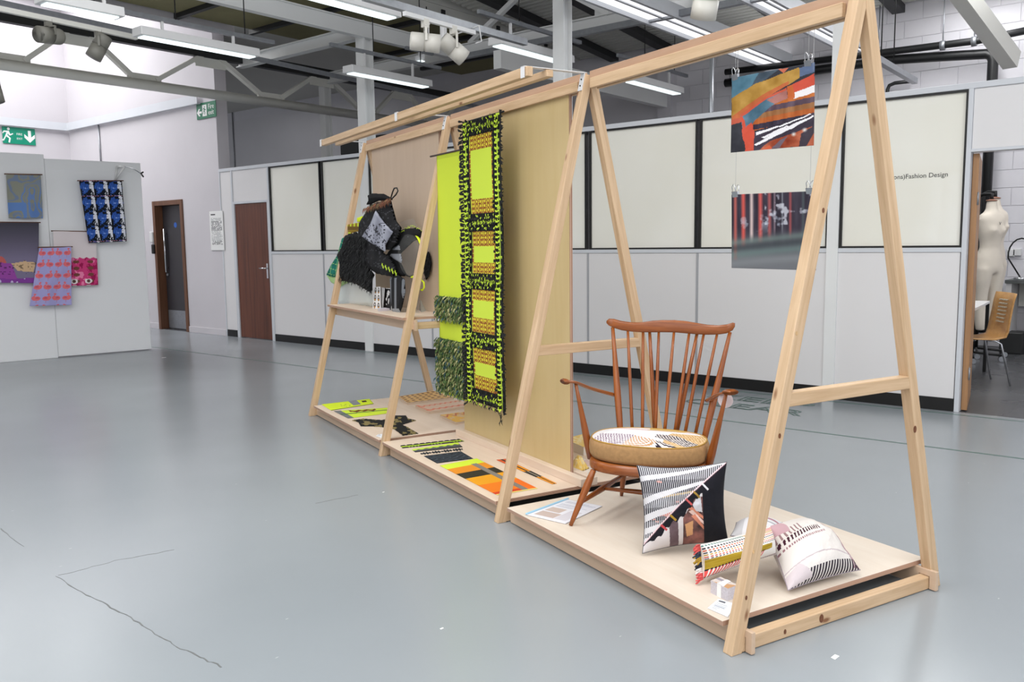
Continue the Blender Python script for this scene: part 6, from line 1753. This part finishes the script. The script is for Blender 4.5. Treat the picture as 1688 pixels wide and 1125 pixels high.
# ================================================================== THE STUDIO SEEN THROUGH THE OPEN DOOR
def form_profile():
    return [(.0, .05, .05), (.03, .055, .055), (.09, .062, .060), (.13, .09, .075), (.155, .155, .085), (.20, .172, .10), (.30, .160, .115), (.36, .150, .115), (.46, .122, .092), (.52, .118, .090), (.62, .155, .110), (.72, .172, .122), (.80, .168, .118)]
def mannequin(P, rot, H, label, pole=True):
    t = thing('dress_form', P, label, 'mannequin', 'tailor mannequins', rotz=rot)
    Mx = Matrix.Translation(P) @ Matrix.Rotation(rot, 4, 'Z')
    m = MB(); top = H
    def ell(z, rx, ry, cx=0, cy=0, n=20): return [Mx @ Vector((cx + rx * math.cos(2 * PI * k / n), cy + ry * math.sin(2 * PI * k / n), z)) for k in range(n)]
    def loft(rings):
        n = len(rings[0]); vs = [p for r in rings for p in r]; fs = []
        for i in range(len(rings) - 1):
            for k in range(n): fs.append((i * n + k, i * n + (k + 1) % n, (i + 1) * n + (k + 1) % n, (i + 1) * n + k))
        fs += [tuple(reversed(range(n))), tuple(len(vs) - n + k for k in range(n))]
        m.add(vs, fs, smooth=True)
    loft([ell(top - d, rx, ry, 0, -.012 * math.sin(d * 5)) for d, rx, ry in form_profile()][::-1])
    for s_ in (-1, 1):
        m.tube([Mx @ Vector((s_ * .055, -.065, top - .27)), Mx @ Vector((s_ * .06, -.088, top - .33)), Mx @ Vector((s_ * .06, -.065, top - .39))], [.045, .056, .045], 12)
        loft([ell(z, rx, ry, s_ * cx, cy) for z, rx, ry, cx, cy in ((top - 1.44, .045, .05, .075, .0), (top - 1.36, .052, .060, .078, .0), (top - 1.18, .062, .068, .080, .012), (top - 1.02, .066, .070, .082, .0), (top - .88, .085, .092, .084, 0), (top - .74, .10, .11, .078, 0))])
    o = m.build('form_body', plain('calico cover', (224, 214, 200), .75, var=.03, scale=8), t)
    o.modifiers.new('join', 'REMESH'); md = o.modifiers['join']; md.mode = 'VOXEL'; md.voxel_size = .014; md.use_smooth_shade = True
    sm = o.modifiers.new('soften', 'SMOOTH'); sm.iterations = 12
    MB().lathe([(.058, -.004), (.056, .006), (.02, .016)], P + Vector((0, 0, H)), 16).build('neck_cap', plain('leather cap', (150, 104, 84), .5), t)
    m = MB(); b = Mx @ Vector((.0, .16, .1)); hk = [b, Mx @ Vector((0, .16, H + .02)), Mx @ Vector((0, .15, H + .06)), Mx @ Vector((0, .1, H + .075)), Mx @ Vector((0, .0, H + .07)), Mx @ Vector((0, 0, H + .01))]
    m.tube(hk, .02, 10); m.build('stand_pole', M['black'], t)
    m = MB()
    for k in range(4):
        an = PI / 4 + k * PI / 2; m.tube([Mx @ Vector((0, .16, .10)), Mx @ Vector((.30 * math.cos(an), .16 + .30 * math.sin(an), .075))], .014, 8)
    m.build('stand_feet', M['black'], t)
    for k in range(4):
        an = PI / 4 + k * PI / 2; c = Mx @ Vector((.30 * math.cos(an), .16 + .30 * math.sin(an), .032))
        MB().lathe([(.03, -.012), (.03, .012)], c, 12, ax=(1, .3, 0)).build('caster', M['galv'], t)
    return t
P1 = onZ(1621, 598); P1.z = 0
zt = onP(1632, 331, P1, Vector((_fwd.x, _fwd.y, 0))).z
t1 = mannequin(P1, -0.55, zt, 'cream dress form with legs on a black stand, front one inside the studio')
m = MB(); q = P1
FT = Matrix.Translation(P1) @ Matrix.Rotation(-.55, 4, 'Z') @ Matrix(((1, 0, 0, -.03), (0, 0, -1, -.135), (0, 1, 0, zt - .27), (0, 0, 0, 1)))
text_mesh('lettering', 'V', .05, FT, M['ink'], t1)
P2 = onZ(1627, 590); P2.z = 0
zt2 = onP(1648, 327, P2, Vector((_fwd.x, _fwd.y, 0))).z
mannequin(P2, -0.55, zt2, 'second cream dress form standing behind the front one')
# plywood chair with chrome legs
f0, f1 = onZ(1650, 638), onZ(1662, 626)
pc = thing('plywood_chair', f0, 'moulded plywood chair with chrome legs inside the studio doorway', 'chair')
dirc = Vector((-.55, .83, 0)).normalized(); side = Vector((dirc.y, -dirc.x, 0))
o0 = f0.lerp(f1, .5) + dirc * .30; o0.z = 0
def PC(x, y, z): return o0 + side * x + dirc * y + Vector((0, 0, z))   # y forwards
shell = [(.24, .45), (.20, .462), (.05, .445), (-.10, .44), (-.19, .46), (-.225, .52), (-.245, .66), (-.265, .80), (-.285, .88)]
def pc_shell():
    nu, nv = 8, len(shell) - 1
    vs = []; 
    for th in (0, .011):
        for y, z in shell:
            for i in range(nu + 1):
                x = (i / nu - .5) * 2; wd = .21 if z < .6 else .20
                vs.append(PC(x * wd, y + (.02 * (x * x) if z > .5 else 0) , z + th + (.012 * x * x if z < .5 else 0)))
    W_ = nu + 1; H_2 = len(shell); fs = []
    for s_ in (0, 1):
        for j in range(nv):
            for i in range(nu):
                a = s_ * W_ * H_2 + j * W_ + i; fs.append((a, a + 1, a + W_ + 1, a + W_))
    return vs, fs
vs, fs = pc_shell()
M['ply_chair'] = wood('honey plywood', (206, 158, 98), (182, 132, 76), .35, ring=14, stretch=.1, knots=False)
W_ = 9
MB().add(vs[:W_ * 9], fs[:len(fs) // 2], smooth=True).build('seat_shell', M['ply_chair'], pc).modifiers.new('thickness', 'SOLIDIFY').thickness = .012
m = MB()
for r in range(7):
    for k in range(4):
        z = .60 + r * .035; y = -.232 - (z - .6) * .115
        m.lathe([(.0065, -.012), (.0065, .018)], PC(-.06 + k * .04, y, z), 8, ax=dirc)
m.build('back_holes', plain('light through holes', (196, 188, 170), .8, var=0), pc, kind='stuff')
for sx in (-1, 1):
    m = MB(); m.tube([PC(sx * .20, -.26, 0.004), PC(sx * .17, -.17, .40), PC(sx * .16, -.12, .432), PC(sx * .14, -.05, .435)], .0095, 8); m.build('leg', M['chrome'], pc)
    m = MB(); m.tube([PC(sx * .20, .25, 0.004), PC(sx * .17, .18, .40), PC(sx * .16, .13, .435), PC(sx * .14, .05, .435)], .0095, 8); m.build('leg', M['chrome'], pc)
# work table just inside the door
tb = thing('work_table', onZ(1612, 640), 'white topped work table just inside the studio door', 'table')
c0, c1 = onZ(1604, 514, .72), onZ(1632, 500, .72)
dT = (c1 - c0); nT = Vector((dT.y, -dT.x, 0)).normalized() * -.7
if nT.y < 0: nT = -nT
cs_ = [c0 - nT * 0 - dT * .3, c1, c1 + nT * .35, c0 - dT * .3 + nT * .35]
MB().hexa(cs_ + [q + Vector((0, 0, .022)) for q in cs_]).build('table_top', M['panel'], tb)
for q in (cs_[1], cs_[2], cs_[0], cs_[3]):
    i_ = q.lerp(sum(cs_, Vector()) / 4, .1)
    MB().box((i_.x - .015, i_.y - .015, 0.001), (i_.x + .015, i_.y + .015, .72)).build('leg', M['black'], tb)
# bench, sockets, lamp and boxes against the outer wall
bX = XF - .62
b0_, b1_ = onX(1656, 470, bX), onX(1720, 470, bX)
bt = thing('work_bench', Vector((bX, (b0_.y + b1_.y) / 2, 0)), 'grey worktop on pale frame along the outer wall of the studio', 'bench')
zt = onX(1668, 462, bX).z
MB().box((bX, b1_.y - .6, zt - .04), (XF - .02, b0_.y, zt)).build('worktop', plain('grey worktop', (92, 96, 96), .4), bt)
for yy in (b0_.y - .04, b1_.y - .1):
    MB().box((bX + .03, yy - .03, 0), (XF - .05, yy + .03, zt - .04)).build('end_frame', M['panel'], bt)
MB().box((XF - .10, b1_.y - .6, zt - .35), (XF - .08, b0_.y - .08, zt - .05)).build('back_rail', M['steel_grey'], bt)
qs = [onX(1667, 417, XF - .02), onX(1677, 416, XF - .02)]
for q, lb in zip(qs, ('left white socket on the block wall above the bench', 'right white socket on the block wall above the bench')):
    o = MB().box((XF - .05, q.y - .045, q.z - .045), (XF - .008, q.y + .045, q.z + .045)).build('wall_socket', M['white_metal'], bevel=.006); tag(o, lb, 'socket', 'sockets above the bench')
q = onX(1682, 446, bX + .2)
lm_ = thing('swing_lamp', Vector((q.x, q.y, zt)), 'black wire swing-arm lamp on the studio bench', 'lamp')
MB().lathe([(.07, 0), (.07, .02), (.02, .03)], (q.x, q.y, zt + .001), 14).build('base', M['chrome'], lm_)
m = MB(); pts = [Vector((q.x, q.y, zt + .03))] + [Vector((q.x, q.y + .14 * math.cos(k) , zt + .30 + .2 * math.sin(k))) for k in np.linspace(-.2, 3.6, 12)]
m.tube(pts, .009, 8); m.build('arm', M['black'], lm_)
bx = [onX(1658, 560, 11.85), onX(1681, 560, 11.85)]
cb_ = bx[0].lerp(bx[1], .5)
o = MB().box((cb_.x - .15, cb_.y - .12, 0.0), (cb_.x + .15, cb_.y + .12, .26)).build('storage_box', M['dark_steel'], bevel=.01); tag(o, 'dark storage box on the floor under the studio bench', 'box')
q = onX(1616, 280, XF - .03)
o = MB().tube([q + Vector((0, 0, .1)), q, q + Vector((-.05, .03, 0))], .012, 8).build('wall_hook', M['black']); tag(o, 'small black hook on the block wall above the dress forms', 'hook')
# scraps of paper on the floor
for (px, py), s_, lb in (((728, 1037), .008, 'tiny white paper scrap on the floor, alone in the middle'), ((1376, 1084), .018, 'torn white paper scrap on the floor beside the near floor beam'), ((632, 812), .008, 'tiny white scrap on the floor by the middle platform'), ((270, 590), .03, 'white paper scrap on the floor at the foot of the display wall')):
    q = onZ(px, py, 0)
    o = MB().prism([q + Vector((-s_, -s_ * .4, .0004)), q + Vector((s_ * .8, -s_ * .6, .0004)), q + Vector((s_, s_ * .3, .0004)), q + Vector((-s_ * .7, s_ * .5, .0004))], (0, 0, .0012)).build('paper_scrap', M['paper']); tag(o, lb, 'paper scrap', 'paper scraps on the floor')
